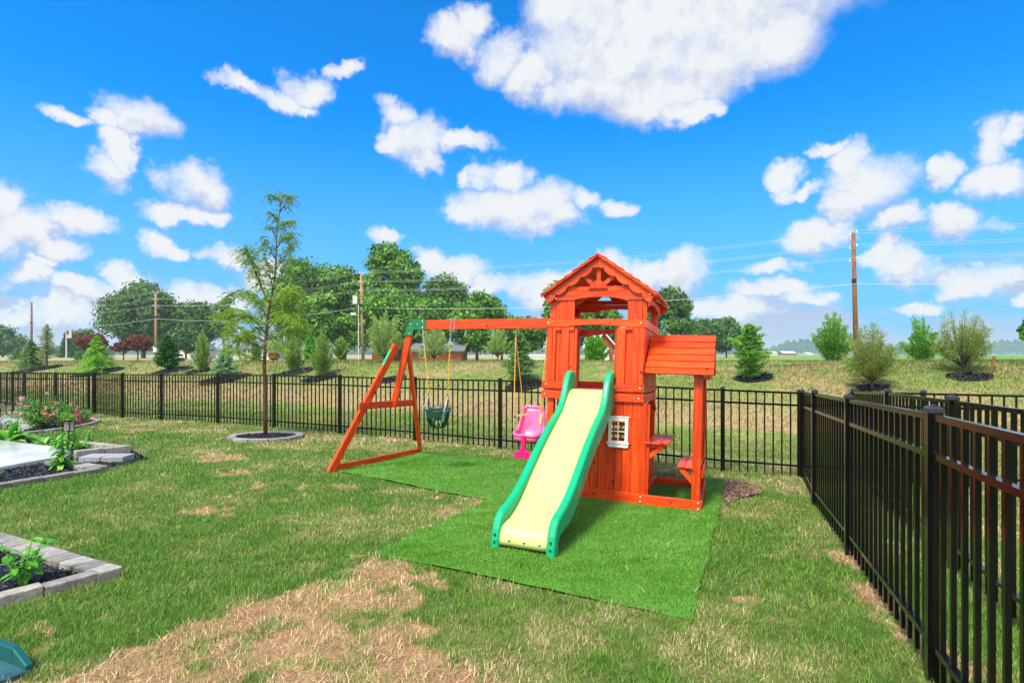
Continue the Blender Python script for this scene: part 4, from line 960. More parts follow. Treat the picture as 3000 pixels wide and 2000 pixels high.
def shrubtree(name, label, px, wpx, ytop, ybot, mat_, Y=None, zb=None, n=9000, size=.06, seed=0, group=None, stems=26, spread=1.0, cat='tree', trunk=M_bark, low=.12, fill=.35):
    """multi stemmed airy tree: fanned stems with sprays of small leaves"""
    r = np.random.default_rng(seed+900); random.seed(seed)
    if Y is None: X, Y, zb = gp(px, ybot)
    else: X = (px-1500)/F*Y; zb = zb if zb is not None else -(ybot-1038)/F*Y
    Ht = (1038-ytop)/F*Y-zb; Rw = wpx/2/F*Y; o = empty(name, (X, Y, zb), label, cat, group)
    b = MB(); P, D_, T = [], [], []
    b.tube([(0, 0, -.05), (0, 0, Ht*low)], [Ht*.02, Ht*.016], 6)
    for k in range(stems):
        a = k*2.399+r.normal(0, .3); e = (k+.5)/stems; out = math.sqrt(e)*(.62+.62*r.random()); hgt = Ht*(1-.60*e**1.3)*(.70+.34*r.random()) if k else Ht
        tip = Vector((math.cos(a)*Rw*out*spread, math.sin(a)*Rw*out*spread, hgt)); root = Vector((0, 0, Ht*low*(.5+.5*r.random())))
        ctl = Vector((tip.x*.62, tip.y*.62, lerp(root.z, tip.z, .38)))
        pts = [root.lerp(ctl, t).lerp(ctl.lerp(tip, t), t) for t in [i/7 for i in range(8)]]
        b.tube(pts, [lerp(Ht*.008, .002, i/7) for i in range(8)], 4)
        m_ = int(n/stems); s = fill+(1-fill)*r.random(m_)**.85; pa = np.array([tuple(p) for p in pts]); q = np.stack([np.interp(s*7, range(8), pa[:, c]) for c in range(3)], 1)
        sp = Rw*.125*(1.15-.75*s); q += r.normal(0, 1, (m_, 3))*sp[:, None]*np.array([1, 1, .8]); P.append(q)
        dv = q-np.array([0, 0, Ht*.25]); dv /= np.linalg.norm(dv, axis=1)[:, None]; D_.append(dv); T.append(np.clip(.25+.5*r.random(m_)+.2*(s-.5)+.1*(r.random()-.5), 0, 1))
    P, D_, T = np.concatenate(P), np.concatenate(D_), np.concatenate(T); P[:, 2] = np.maximum(P[:, 2], Ht*low*.6)
    V, Fc = quadleaf(P, size, r, .40, 0, D_); npmesh('crown', V, Fc, mat_, o, tone=np.repeat(T, 4)); b.build('trunk', trunk, o)
    return o
G1 = 'trees on the bank behind the fence'; G2 = 'big trees far behind the bank'
conifer('spruce_tree', 'dark bluish green spruce on the bank at the far left, beside the thin larch', 92, 80, 992, 1083, LF['spruce'], n=9000, size=.085, group=G1, seed=1)
conifer('spruce_tree', 'small dark spruce behind the far left spruce, left of it', 52, 46, 1016, 1052, LF['spruce'], Y=66, n=4000, size=.16, group=G1, seed=2)
conifer('larch_tree', 'thin see-through larch with bare lower trunk on the bank at far left', 137, 62, 946, 1080, LF['airy'], n=2600, size=.10, loose=1, trunk_show=.18, group=G1, seed=3, bulge=.7, droop=-.1)
conifer('conifer_tree', 'bright lime green cone shaped conifer on the left of the bank', 284, 96, 980, 1091, LF['lime'], n=12000, size=.085, group=G1, seed=4, bulge=.8)
conifer('spruce_tree', 'small dark spruce behind the bank, left of the lime green conifer', 236, 42, 1022, 1055, LF['spruce'], Y=62, n=4000, size=.16, group=G1, seed=5)
conifer('pine_tree', 'very dark green pine on the bank right of the red maples', 491, 72, 979, 1084, LF['pine'], n=12000, size=.10, group=G1, seed=6, bulge=.62, droop=-.15)
shrubtree('arborvitae_shrub', 'yellowish green upright arborvitae left of the little blue spruce', 592, 66, 965, 1088, LF['arbor'], n=10000, size=.075, group=G1, seed=7, low=.05, fill=.05, stems=40, spread=.8)
conifer('blue_spruce', 'small blue green spruce right behind the fence, left of the young tree', 659, 74, 1018, 1103, LF['blue'], n=11000, size=.07, group=G1, seed=8, bulge=.75, droop=.05)
shrubtree('arborvitae_shrub', 'green bushy arborvitae just right of the young tree trunk', 860, 74, 975, 1088, LF['arbor'], n=10000, size=.07, group=G1, seed=9, low=.04, fill=.03, stems=44, spread=.85)
conifer('larch_tree', 'bright light green feathery larch behind the two arborvitae shrubs', 910, 52, 950, 1053, LF['bright'], Y=34, n=5000, size=.13, group=G1, seed=10)
shrubtree('arborvitae_shrub', 'olive green ragged arborvitae beside the thin rusty stake', 943, 82, 958, 1100, LF['arbor'], n=11000, size=.065, group=G1, seed=11, low=.04, fill=.03, stems=46, spread=.85)
shrubtree('arborvitae_shrub', 'small green shrub tree behind the thin rusty stake', 1000, 56, 985, 1056, LF['arbor'], Y=30, n=5000, size=.10, group=G1, seed=12, fill=.1)
shrubtree('poplar_tree', 'pale green loose poplar right of the nearer wooden utility pole', 1128, 120, 902, 1062, LF['poplar'], Y=27, n=7500, size=.11, group=G1, seed=13, low=.12, fill=.2)
shrubtree('poplar_tree', 'pale green sparse poplar in front of the brick house', 1272, 110, 945, 1062, LF['poplar'], Y=28, n=3800, size=.10, group=G1, seed=14, low=.18, fill=.35)
shrubtree('poplar_tree', 'pale sparse poplar between the two swings, left of the round spruce', 1458, 76, 950, 1060, LF['poplar'], Y=29, n=2600, size=.10, group=G1, seed=15, low=.2, fill=.4)
conifer('spruce_tree', 'wide dark spruce behind the ropes of the pink swing', 1522, 98, 975, 1122, LF['spruce'], n=11000, size=.062, group=G1, seed=16, bulge=.55, droop=-.1)
shrubtree('round_shrub', 'round leafy green shrub seen through the tower doorway', 1744, 82, 975, 1062, LF['bright'], Y=27, n=8000, size=.13, group=G1, seed=17, low=.03, fill=.1, stems=36, cat='shrub')
conifer('cedar_tree', 'bright green cedar on a black mulch mound right of the awning', 2196, 108, 946, 1116, LF['cedar'], n=12500, size=.070, group=G1, seed=18, bulge=.42, droop=-.35, loose=0, trunk_show=.02)
shrubtree('cedar_tree', 'dense green cedar left of the tall utility pole', 2440, 112, 914, 1062, LF['cedar'], Y=19.6, n=13000, size=.075, group=G1, seed=19, low=.05, fill=.1, stems=44)
shrubtree('cypress_tree', 'airy olive green cypress in front of the tall utility pole', 2554, 172, 948, 1142, LF['airy'], n=15000, size=.050, group=G1, seed=20, low=.18, fill=.3, stems=60)
shrubtree('cedar_tree', 'dense green cedar behind the mulched tree at the right', 2700, 100, 930, 1062, LF['cedar'], Y=19.6, n=9000, size=.075, group=G1, seed=21, low=.05, fill=.15, stems=36)
shrubtree('cypress_tree', 'airy olive tree on a large black mulch mound at the right', 2822, 160, 905, 1090, LF['airy'], n=10500, size=.052, group=G1, seed=22, low=.14, fill=.35, stems=56)
# big trees far behind
broad('oak_tree', 'wide dark oak beyond the bank at the left, behind the wires', 415, 232, 818, 1030, 108, LF['oak'], 15000, .50, group=G2, seed=1, blobs=44, trunk_px=420)
broad('broadleaf_tree', 'mid green broadleaved tree right of the wide dark oak', 560, 190, 872, 1030, 112, LF['oak'], 11000, .50, group=G2, seed=2, blobs=36)
broad('broadleaf_tree', 'sparse tree top between the oak row and the young tree', 655, 84, 860, 990, 104, LF['oak'], 2600, .42, group=G2, seed=3, blobs=16)
broad('broadleaf_tree', 'low brownish green tree in front of the oak row', 545, 110, 955, 1035, 84, LF['oak'], 4500, .34, group=G2, seed=4)
broad('broadleaf_tree', 'hazy dark tree at the extreme left edge', 8, 110, 950, 1044, 150, LF['oak'], 5000, .6, group=G2, seed=5)
broad('broadleaf_tree', 'pale hazy tree behind the flagpole spruce', 245, 90, 952, 1040, 135, LF['oak'], 2600, .5, group=G2, seed=6, blobs=18)
conifer('spruce_tree', 'hazy dark spruce standing behind the flagpole', 196, 52, 966, 1046, LF['pine'], Y=120, zb=-.75, n=3500, size=.45, seed=31, group=G2)
for k, (px, wp, yt, yb, lb) in enumerate(((268, 96, 975, 1048, 'dark red maple behind the lime green conifer'), (362, 92, 1002, 1052, 'low dark red maple, left one of the pair by the road'), (404, 84, 978, 1050, 'dark red maple with domed crown beside the utility pole'))):
    broad('red_maple_tree', lb, px, wp, yt, yb-22, 74-2*k, LF['red'], 4200, .24, group='red maples', seed=40+k, blobs=26, zb=-.75, tr=.10)
broad('broadleaf_tree', 'tall dense green tree mass behind the young tree', 905, 250, 745, 1035, 78, LF['deep'], 15000, .42, group=G2, seed=7, blobs=50)
broad('broadleaf_tree', 'dense green tree left of the nearer utility pole', 1010, 190, 755, 1040, 76, LF['deep'], 12000, .42, group=G2, seed=8, blobs=42)
broad('broadleaf_tree', 'tallest tree with a rounded top right of the nearer utility pole', 1150, 175, 702, 900, 74, LF['deep'], 9500, .42, group=G2, seed=9, blobs=34, trunk_px=1150)
broad('broadleaf_tree', 'deep green tree behind the swing bracket', 1140, 240, 830, 1042, 72, LF['deep'], 15000, .40, group=G2, seed=10, blobs=46)
broad('broadleaf_tree', 'ragged darker tree top above the swing beam', 1300, 200, 795, 1000, 84, LF['oak'], 9000, .42, group=G2, seed=11, blobs=36)
broad('broadleaf_tree', 'domed bright green tree behind the swing beam', 1398, 180, 850, 1035, 66, LF['deep'], 14000, .36, group=G2, seed=12, blobs=42)
broad('broadleaf_tree', 'mid green tree filling the gap right of the swing bracket', 1250, 170, 868, 1040, 70, LF['deep'], 9000, .38, group=G2, seed=51)
broad('broadleaf_tree', 'dark green tree low behind the middle of the swing beam', 1470, 130, 915, 1042, 76, LF['oak'], 6000, .38, group=G2, seed=52)
broad('broadleaf_tree', 'green tree between swing beam and tower', 1545, 130, 922, 1040, 70, LF['deep'], 7500, .38, group=G2, seed=13)
broad('broadleaf_tree', 'dark green tree directly behind the left side of the tower', 1665, 160, 800, 1030, 70, LF['deep'], 12500, .40, group=G2, seed=14, blobs=40)
broad('broadleaf_tree', 'green tree behind the middle of the tower', 1765, 120, 880, 1035, 74, LF['deep'], 7500, .40, group=G2, seed=15)
broad('broadleaf_tree', 'dark green tree rising behind the right side of the tower roof', 1950, 150, 833, 1035, 80, LF['oak'], 10500, .40, group=G2, seed=16, blobs=38)
conifer('blue_spruce', 'pale blue spruce seen between tower and awning', 1945, 56, 930, 1048, LF['blue'], Y=60, zb=-.75, n=4500, size=.26, seed=33, group=G2)
broad('broadleaf_tree', 'hazy green tree behind the awning', 2060, 120, 925, 1042, 118, LF['oak'], 7500, .50, group=G2, seed=17)
broad('broadleaf_tree', 'hazy rounded tree right of the awning', 2128, 96, 925, 1042, 122, LF['oak'], 7000, .50, group=G2, seed=18)
broad('broadleaf_tree', 'leafy branch end of a tree at the extreme right edge', 3020, 60, 920, 1010, 40, LF['deep'], 3000, .22, group=G2, seed=19)
broad('rusty_shrub', 'small rusty orange shrub behind the bank, right of the young tree', 802, 34, 1028, 1056, 44, LF['rust'], 1800, .14, seed=20, cat='shrub', blobs=10)
shrubtree('blue_spruce', 'small dark spruce in front of the white house', 751, 40, 1003, 1056, LF['spruce'], Y=40, n=3500, size=.12, seed=34, low=.02, fill=.0, stems=30, group=G1)
# distant woodland on the horizon (one mass)
r5 = np.random.default_rng(77); P, T = [], []
prof = [(2140,1020),(2255,1022),(2290,1006),(2330,998),(2390,995),(2480,1000),(2560,1010),(2640,1008),(2700,1006),(2780,1003),(2850,1004),(2900,1002),(2960,998),(3100,1000)]
for a, c, Yd in [(p[0], p[1], 760) for p in prof]: pass
def treeline(x0, x1, fn, Yd, n, size, seed):
    r = np.random.default_rng(seed); px = r.uniform(x0, x1, n); top = np.array([fn(p) for p in px])+3*np.sin(px*.31)+2.5*np.sin(px*.13)+1.5*np.sin(px*.9); Y = Yd+r.uniform(0, 50, n)
    zt = (1038-top)/F*Yd; z = -.75+(zt+.75)*r.random(n)**.55; return np.c_[(px-1500)/F*Y, Y, z], size
pr = np.array(prof)
Pq, sz = treeline(2130, 3150, lambda p: np.interp(p, pr[:, 0], pr[:, 1]), 1250, 30000, 3.2, 5)
Pl, _ = treeline(-250, 330, lambda p: np.interp(p, [-250, 60, 120, 330], [985, 1000, 1024, 1020]), 360, 9000, 2.2, 6)
Pm, _ = treeline(330, 2140, lambda p: 1022, 900, 24000, 2.8, 8)
P = np.concatenate([Pq, Pl, Pm]); V, Fc = quadleaf(P, 4.5, r5, .8, .2)
tag(npmesh('woodland', V, Fc, LF['woods'], tone=np.repeat(r5.random(len(P)), 4)), 'far hazy woodland along the horizon behind the fields', 'woodland', kind='stuff')

# ------------------------------------------------------------------ young locust tree with its stone ring
rc = Vector(ring_c)
lt = empty('young_locust_tree', tuple(rc), 'slender young locust tree with feathery yellow green leaves inside the stone ring', 'tree')
Yt = rc.y
def lp(px, py, dy=0): return Vector((((px-1500)/F*(Yt+dy)-rc.x), dy, (1038-py)/F*(Yt+dy)-rc.z))
b = MB(); tk = [lp(778, 1290), lp(777, 1180), lp(775, 1060), lp(779, 1000), lp(783, 940), lp(790, 890), lp(800, 845), lp(808, 790), lp(809, 730), lp(812, 670), lp(821, 610), lp(827, 580)]
b.tube(tk, [.040, .034, .032, .031, .029, .026, .022, .018, .014, .010, .007, .003], 8)
twigs = []
BR = [((772,1058),(740,1048),(700,1032),(668,1012)),((775,1000),(740,985),(700,960),(665,940)),((779,975),(745,940),(715,915),(690,905)),((781,950),(740,930),(700,925),(660,918),(640,925)),
 ((783,930),(760,895),(735,862),(705,850)),((790,890),(770,850),(752,800),(738,762),(722,730)),((765,840),(745,790),(730,745),(715,712)),((800,850),(790,800),(778,760),(770,720)),
 ((783,965),(815,930),(845,915),(872,905)),((779,1000),(815,985),(850,965),(880,962)),((785,940),(820,905),(850,880),(868,862)),((790,900),(822,872),(848,850),(862,835)),
 ((800,850),(822,810),(838,775),(850,752)),((808,790),(830,760),(846,735),(858,705)),((808,760),(790,730),(775,705),(768,690)),((809,730),(828,700),(845,690),(860,682)),((810,700),(798,670),(788,660)),
 ((812,670),(830,655),(845,650),(858,648)),((815,650),(800,630),(788,618)),((820,620),(835,600),(850,580),(862,578)),((824,595),(808,580),(795,570),(785,572)),((827,580),(835,570),(845,575)),
 ((777,1020),(735,1005),(695,985),(662,975)),((779,985),(800,1000),(825,1010),(838,1030)),((700,850),(680,860),(655,880)),((779,960),(755,960),(720,985),(690,1000)),((830,905),(850,930),(870,950))]
rl = np.random.default_rng(5); random.seed(12)
for q in BR:
    dy = rl.normal(0, .35); n_ = len(q); pts = [lp(x, y, dy*(i/(n_-1))**.8) for i, (x, y) in enumerate(q)]
    b.tube(pts, [lerp(.013, .003, i/(n_-1)) for i in range(n_)], 5); twigs.append(pts)
lf_c, lf_d, lf_t = [], [], []
for q, pts in zip(BR, twigs):
    tot = sum((a-c).length for a, c in zip(pts, pts[1:])); top_f = q[0][1]
    m_ = int(tot*(62 if top_f < 860 else 130)) + 6
    for k in range(m_):
        t = (.22+.78*random.random())*(len(pts)-1); i = min(int(t), len(pts)-2); p = pts[i].lerp(pts[i+1], t-i)
        a = random.random()*2*math.pi; ln_ = random.uniform(.08, .22); d_ = Vector((math.cos(a), math.sin(a), random.uniform(-.5, .55))).normalized(); 
        if random.random() < .55: p = p+d_*random.uniform(.03, .22 if top_f > 860 else .10)
        for s_ in range(11):
            f_ = (s_+1)/11; c = p+d_*ln_*f_+Vector((0, 0, -.5*ln_*f_*f_)); sd_ = d_.cross(Vector((0, 0, 1))).normalized()
            for sg in (-1, 1): lf_c.append(tuple(c+sd_*sg*.012)); lf_d.append(tuple(sd_*sg+Vector((0, 0, -.35)))); lf_t.append(random.random()*.5+(.3 if top_f > 860 else .02)+.15*random.random())
V, Fc = quadleaf(np.array(lf_c), .032, rl, .42, 0, np.array(lf_d)); npmesh('crown', V, Fc, LF['locust'], lt, tone=np.clip(np.repeat(lf_t, 4), 0, .92))
b.build('trunk', M_bark_red, lt, smooth=True)
# mulch chips
M_mulch = noisy('black_mulch', (.006, .006, .008), (.016, .016, .021), 60, .5, tone=(.4, 2.6), bump=.6, bscale=90)
M_dirt = noisy('turned_soil', (.38, .25, .17), (.18, .11, .075), 25, .95, tone=(.6, 1.6), bump=.8, bscale=60)
def chips(name, P, zfun, label, dens=900, size=.035, m=M_mulch, mound=.0, seed=0, sheet=True, cat='mulch', lift=.02):
    r = np.random.default_rng(seed+40); P = np.array(P); lo, hi = P.min(0), P.max(0); A = (hi-lo).prod(); n = int(A*dens)
    x = r.uniform(lo[0], hi[0], n); y = r.uniform(lo[1], hi[1], n); k = inpoly(x, y, [tuple(p) for p in P]); x, y = x[k], y[k]; c = P.mean(0)
    q = np.clip(1-np.hypot((x-c[0])/((hi-lo)[0]/2), (y-c[1])/((hi-lo)[1]/2)), 0, 1)
    z = zfun(x, y)+lift+mound*smooth(q)+.01*r.random(len(x)); V, Fc = quadleaf(np.c_[x, y, z], size, r, .45, .55)
    tone = np.repeat(r.random(len(x))**2.5, 4)
    if sheet:  # the bed under the chips
        g = 14; gx_, gy_ = np.meshgrid(np.linspace(0, 1, g), np.linspace(0, 2*np.pi, 33)[:-1])
        ang = gy_.ravel(); tt = gx_.ravel()
        bp = []
        for a in np.linspace(0, 2*np.pi, 33)[:-1]:
            dx_, dy_ = math.cos(a), math.sin(a); best = .01
            for i in range(len(P)):
                p0, p1 = P[i]-c, P[(i+1) % len(P)]-c; e = p1-p0; den = dx_*e[1]-dy_*e[0]
                if abs(den) < 1e-9: continue
                t_ = (p0[0]*e[1]-p0[1]*e[0])/den; s_ = (p0[0]*dy_-p0[1]*dx_)/den
                if t_ > 0 and -1e-6 <= s_ <= 1+1e-6: best = max(best, t_) if best == .01 else min(best, t_)
            bp.append(best)
        bp = np.array(bp)[:, None]*np.linspace(0, 1, g)[None, :]; an = np.linspace(0, 2*np.pi, 33)[:-1][:, None]
        sx, sy = (c[0]+bp*np.cos(an)).ravel(), (c[1]+bp*np.sin(an)).ravel(); qq = np.clip(1-np.hypot((sx-c[0])/((hi-lo)[0]/2), (sy-c[1])/((hi-lo)[1]/2)), 0, 1)
        sz = zfun(sx, sy)+lift*.6+mound*smooth(qq); n0 = len(V); V = np.r_[V, np.c_[sx, sy, sz]]; ix = np.arange(32*g).reshape(32, g)+n0; nx2 = np.roll(ix, -1, 0)
        Fc = np.r_[Fc, np.stack([ix[:, :-1], ix[:, 1:], nx2[:, 1:], nx2[:, :-1]], -1).reshape(-1, 4)]; tone = np.r_[tone, np.full(32*g, .1)]
    o = npmesh(name, V, Fc, m, tone=tone); return tag(o, label, cat, kind='stuff')
cir = lambda c, rx, ry, n=28, ph=0: [(c[0]+rx*math.cos(2*math.pi*k/n+ph), c[1]+ry*math.sin(2*math.pi*k/n+ph)) for k in range(n)]
chips('mulch', cir(rc, RING_R-.05, RING_R-.05), gz, 'black mulch filling the stone ring round the young tree', 2600, .028, lift=.03, mound=.03, seed=1)
mounds = [(2210,1108,68,24,'black mulch mound under the cedar right of the awning'),(2842,1105,82,40,'large black mulch mound under the airy tree at the right'),(2556,1138,60,8,'black mulch at the foot of the airy cypress'),
 (1540,1128,62,20,'black mulch under the wide dark spruce behind the pink swing'),(940,1108,44,16,'black mulch under the ragged arborvitae'),(870,1090,44,10,'black mulch beside the bushy arborvitae right of the young tree'),
 (655,1112,55,16,'black mulch under the small blue spruce'),(590,1086,34,8,'black mulch under the yellowish arborvitae'),(505,1085,40,9,'black mulch under the dark pine'),(290,1090,48,8,'black mulch under the lime green conifer'),
 (110,1082,40,6,'black mulch under the dark spruce at far left'),(1150,1112,40,14,'bare black mulch patch behind the swing frame legs')]
for k, (px, py, rx, ry, lb) in enumerate(mounds):
    c = gp(px, py); e = gp(px+rx, py); t = gp(px, max(py-ry, 1064)); ry_ = max(.25, abs(t[1]-c[1])); rx_ = abs(e[0]-c[0])
    ry_ = min(ry_, rx_*.8)
    chips('mulch', [(c[0]+rx_*(1+.12*math.sin(3*a+k))*math.cos(a), c[1]+ry_*(1+.12*math.cos(2*a+k))*math.sin(a)) for a in [2*math.pi*q/24 for q in range(24)]], gz, lb, 500, .085, seed=10+k, mound=.06, lift=.03)
# dirt by the mat
chips('dirt', dirt_poly, gz, 'patch of turned brown soil at the right corner of the turf mat', 4200, .032, M_dirt, .03, 31, cat='soil', lift=.015)
chips('dirt', dirt2, gz, 'narrow strip of bare soil behind the back edge of the turf mat', 5000, .04, M_dirt, .01, 32, cat='soil', lift=.012)

def block(b, c, ang, l, d_, h, z, tone=None):
    b.box((-l/2, -d_/2, 0), (l/2, d_/2, h), tone); c_, s_ = math.cos(ang), math.sin(ang)
    b.v[-8:] = [(x*c_-y*s_+c[0], x*s_+y*c_+c[1], q+z) for x, y, q in b.v[-8:]]
def one_block(c, ang, l, d_, h, z, label, group, m=M_stone, name='edging_block'):
    o_ = MB(); o_.box((-l/2, -d_/2, -.03), (l/2, d_/2, h)); x = o_.build(name, m, None, bevel=.007, seg=2)
    x.location = (c[0], c[1], z); x.rotation_euler = (random.gauss(0, .012), random.gauss(0, .012), ang+random.gauss(0, .012)); x.scale = (1, 1, 1)
    return tag(x, label, 'paving block', group)
random.seed(4); ORDN = ['first', 'second', 'third', 'fourth', 'fifth', 'sixth', 'seventh', 'eighth', 'ninth', 'tenth', 'eleventh', 'twelfth', 'thirteenth', 'fourteenth', 'fifteenth', 'sixteenth', 'seventeenth']
for k in range(12):
    a = 2*math.pi*(k+.4)/12; c = (rc.x+(RING_R)*math.cos(a), rc.y+RING_R*math.sin(a))
    one_block(c, a+math.pi/2, 2*math.pi*(RING_R+.03)/12-.010, .13, .062, float(gz(*c)), 'rough grey stone block in the round tree border, '+('%s anticlockwise from the right' % ORDN[k]), 'blocks of the round tree border')
ORD = ['first', 'second', 'third', 'fourth', 'fifth', 'sixth', 'seventh', 'eighth', 'ninth', 'tenth', 'eleventh', 'twelfth', 'thirteenth', 'fourteenth', 'fifteenth', 'sixteenth', 'seventeenth', 'eighteenth', 'nineteenth', 'twentieth']
def row(pts, l, d_, h, label, group, gap=.008, along=True, z=None, two=False):
    P = [Vector((*gp(*p)[:2], 0)) for p in pts]; cnt = 0; cut = pts[0][0] < pts[-1][0]
    for a, c in zip(P, P[1:]):
        ln_ = (c-a).length; n_ = max(1, round(ln_/(l+gap))); dr = (c-a)/ln_; ang = math.atan2(dr.y, dr.x)
        for k in range(n_):
            q = a+dr*(ln_*(k+.5)/n_); zz = float(gz(q.x, q.y))
            one_block((q.x, q.y), ang, ln_/n_-gap, d_, h, zz, label+', '+ORD[cnt]+(' from the left' if cut else ' from the right'), group); cnt += 1
# near bed (blocks laid crosswise at the back, lengthwise at the front)
row([(-30,1588),(326,1696)], .155, .15, .06, 'crosswise grey paver behind the nearest mulch bed', 'crosswise pavers of the nearest bed')
row([(286,1700),(-60,1783)], .33, .10, .06, 'lengthwise grey paver before the nearest mulch bed', 'lengthwise pavers of the nearest bed')
chips('mulch', GP([(-80,1590),(296,1696),(-80,1782)]), gz, 'black mulch inside the nearest raised bed at the lower left', 2600, .030, seed=50, lift=.02)
# middle bed
row([(-80,1444),(292,1383)], .30, .12, .06, 'grey paver in the front border of the middle bed', 'front pavers of the middle bed')
row([(150,1362),(296,1382)], .20, .18, .07, 'light paver from patio corner to bed tip', 'tip pavers of the middle bed')
row([(218,1345),(380,1328)], .30, .12, .13, 'brown grey block of the wall behind the step', 'blocks of the short garden wall')
row([(380,1326),(226,1309)], .30, .11, .10, 'pale block on the lawn side of the middle bed', 'lawn side blocks of the middle bed')
row([(130,1297),(66,1288)], .30, .11, .08, 'pale block in the short border beside the hostas', 'hosta border blocks')
chips('mulch', GP([(-80,1365),(-80,1428),(290,1372),(160,1352)]), gz, 'shiny black mulch between the patio edge and the front border', 1500, .04, seed=51, lift=.02)
chips('mulch', GP([(-80,1300),(150,1325),(225,1335),(370,1318),(225,1297),(60,1280),(-80,1270)]), gz, 'black mulch under the hostas behind the patio', 1100, .045, seed=52, lift=.02)
chips('mulch', GP([(215,1338),(255,1326),(384,1320),(438,1345),(420,1352),(310,1372),(230,1352)]), gz, 'black mulch round the step stone beside the lawn', 1500, .04, seed=53, lift=.015)
# patio slab with rounded corner
pp = GP([(-500,1300),(0,1309),(168,1327),(196,1334),(208,1343),(196,1352),(142,1359),(60,1372),(0,1382),(-500,1440)])
b = MB(); zc = float(gz(*pp[3]))
b.prism(pp, lambda a, c, t: (a, c, t), zc+.02, zc+.10, .5); tag(b.build('patio', M_conc, None, bevel=.012, seg=2), kind='structure')
# step of two pavers
sp_ = gp(316, 1352); z0 = sp_[2]
for k in (0, 1):
    one_block((sp_[0]-.17+.315*k, sp_[1]+.0), .02, .305, .26, .085, z0+.01, 'left light grey square paver of the garden step' if k == 0 else 'right light grey square paver of the garden step', 'pavers of the garden step', M_slate, 'step_paver')
# upper bed border and white gravel
row([(66,1274),(130,1268),(200,1258),(260,1247),(290,1237)], .32, .10, .06, 'pale curb block before the flower bed', 'lawn side curb of the flower bed')
row([(290,1236),(262,1228)], .25, .10, .06, 'pale curb block at the flower bed tip', 'tip curb of the flower bed')
row([(80,1221),(-60,1223)], .32, .10, .06, 'pale curb block behind the walkway', 'rear curb of the flower bed')
chips('mulch', GP([(-40,1262),(66,1264),(200,1250),(285,1231),(260,1225),(100,1236),(-40,1240)]), gz, 'dark mulch in the flower bed beside the concrete walkway', 700, .05, seed=54, lift=.02)
pp = GP([(-320,1272),(0,1268),(70,1263),(118,1250),(126,1236),(96,1228),(-320,1225)]); b = MB(); zc = float(gz(*pp[3]))
b.prism(pp, lambda a, c, t: (a, c, t), zc+.0, zc+.05, .5); tag(b.build('walkway', M_conc, None, bevel=.01), kind='structure')

# ------------------------------------------------------------------ garden plants
def leafblade(b, p, d_, ln_, wd_, droop, tone, seg_=4):
    d_ = Vector(d_).normalized(); s_ = d_.cross(Vector((0, 0, 1)))
    if s_.length < .05: s_ = Vector((1, 0, 0))
    s_.normalize(); vs = []; q = Vector(p)
    for i in range(seg_+1):
        t = i/seg_; wv = wd_*math.sin(math.pi*min(.98, .12+t*.86))**.8/2; c = q+d_*ln_*t+Vector((0, 0, -droop*ln_*t*t))
        vs += [c-s_*wv, c+Vector((0, 0, -wv*.35)), c+s_*wv]
    fs = []
    for i in range(seg_): fs += [(3*i, 3*i+1, 3*i+4, 3*i+3), (3*i+1, 3*i+2, 3*i+5, 3*i+4)]
    b.add(vs, fs, tone)
def plant(name, label, px, py, hpx, kind, group=None, seed=0, wide=1.0, m='hosta'):
    random.seed(seed); x, y, z = gp(px, py); h = hpx/F*y; o = empty(name, (x, y, z), label, 'plant', group); b = MB(); s = MB()
    if kind == 'hosta':
        for k in range(34):
            a = k*2.4; e = random.uniform(.45, 1.35); d_ = Vector((math.cos(a), math.sin(a), math.tan(e)*.9)); leafblade(b, (0, 0, h*.05), d_, h*random.uniform(.85, 1.25)*wide, h*.30, random.uniform(.35, .75), random.random())
    elif kind == 'stem':
        ns_ = max(1, int(2*wide))
        for j in range(ns_):
            top = Vector((random.gauss(0, .12)*h, random.gauss(0, .1)*h, h*random.uniform(.8, 1))); s.tube([(0, 0, -.02), tuple(top*.5), tuple(top)], [.006, .005, .003], 5)
            nl_ = 13
            for k in range(nl_):
                t = .10+.88*k/nl_; c = top*t; 
                for q in range(3):
                    a = k*1.1+q*2.09; ln_ = h*.30*(1.15-.6*t)*random.uniform(.8, 1.2); leafblade(b, c, (math.cos(a), math.sin(a), random.uniform(.1, .8)), ln_, ln_*.36, random.uniform(.3, .9), random.random())
    elif kind == 'leafy':
        for j in range(9):
            a = j*2.4; tp = Vector((math.cos(a)*h*.38*wide, math.sin(a)*h*.38*wide, h*random.uniform(.55, 1))); s.tube([(0, 0, -.02), tuple(tp*.5+Vector((0, 0, h*.08))), tuple(tp)], [.005, .004, .002], 5)
            for k in range(8):
                t = .35+.65*k/8; c = tp*t; an = random.random()*6.28; ln_ = h*.26*random.uniform(.7, 1.1); leafblade(b, c, (math.cos(an), math.sin(an), random.uniform(.0, .9)), ln_, ln_*.5, random.uniform(.2, .7), random.random())
    b.build('leaves', LF[m], o, smooth=True)
    if s.v: s.build('stem', LF[m], o)
    return o
plant('leafy_plant', 'bright green leafy shrub plant in the nearest mulch bed', 68, 1722, 150, 'leafy', seed=1, wide=.9)
plant('hosta_plant', 'broad hosta clump at the left edge behind the patio', 20, 1304, 66, 'hosta', 'hostas behind the patio', 2, 1.5)
plant('hosta_plant', 'hosta clump second from the left behind the patio, under tall stems', 52, 1300, 52, 'hosta', 'hostas behind the patio', 3, 1.2)
plant('hosta_plant', 'hosta clump left of the black lantern', 130, 1312, 44, 'hosta', 'hostas behind the patio', 4, 1.5)
plant('hosta_plant', 'low hosta clump right of the black lantern', 232, 1318, 30, 'hosta', 'hostas behind the patio', 5, 1.3)
plant('hosta_plant', 'smallest hosta sprout near the garden wall', 278, 1322, 22, 'hosta', 'hostas behind the patio', 6, 1.1)
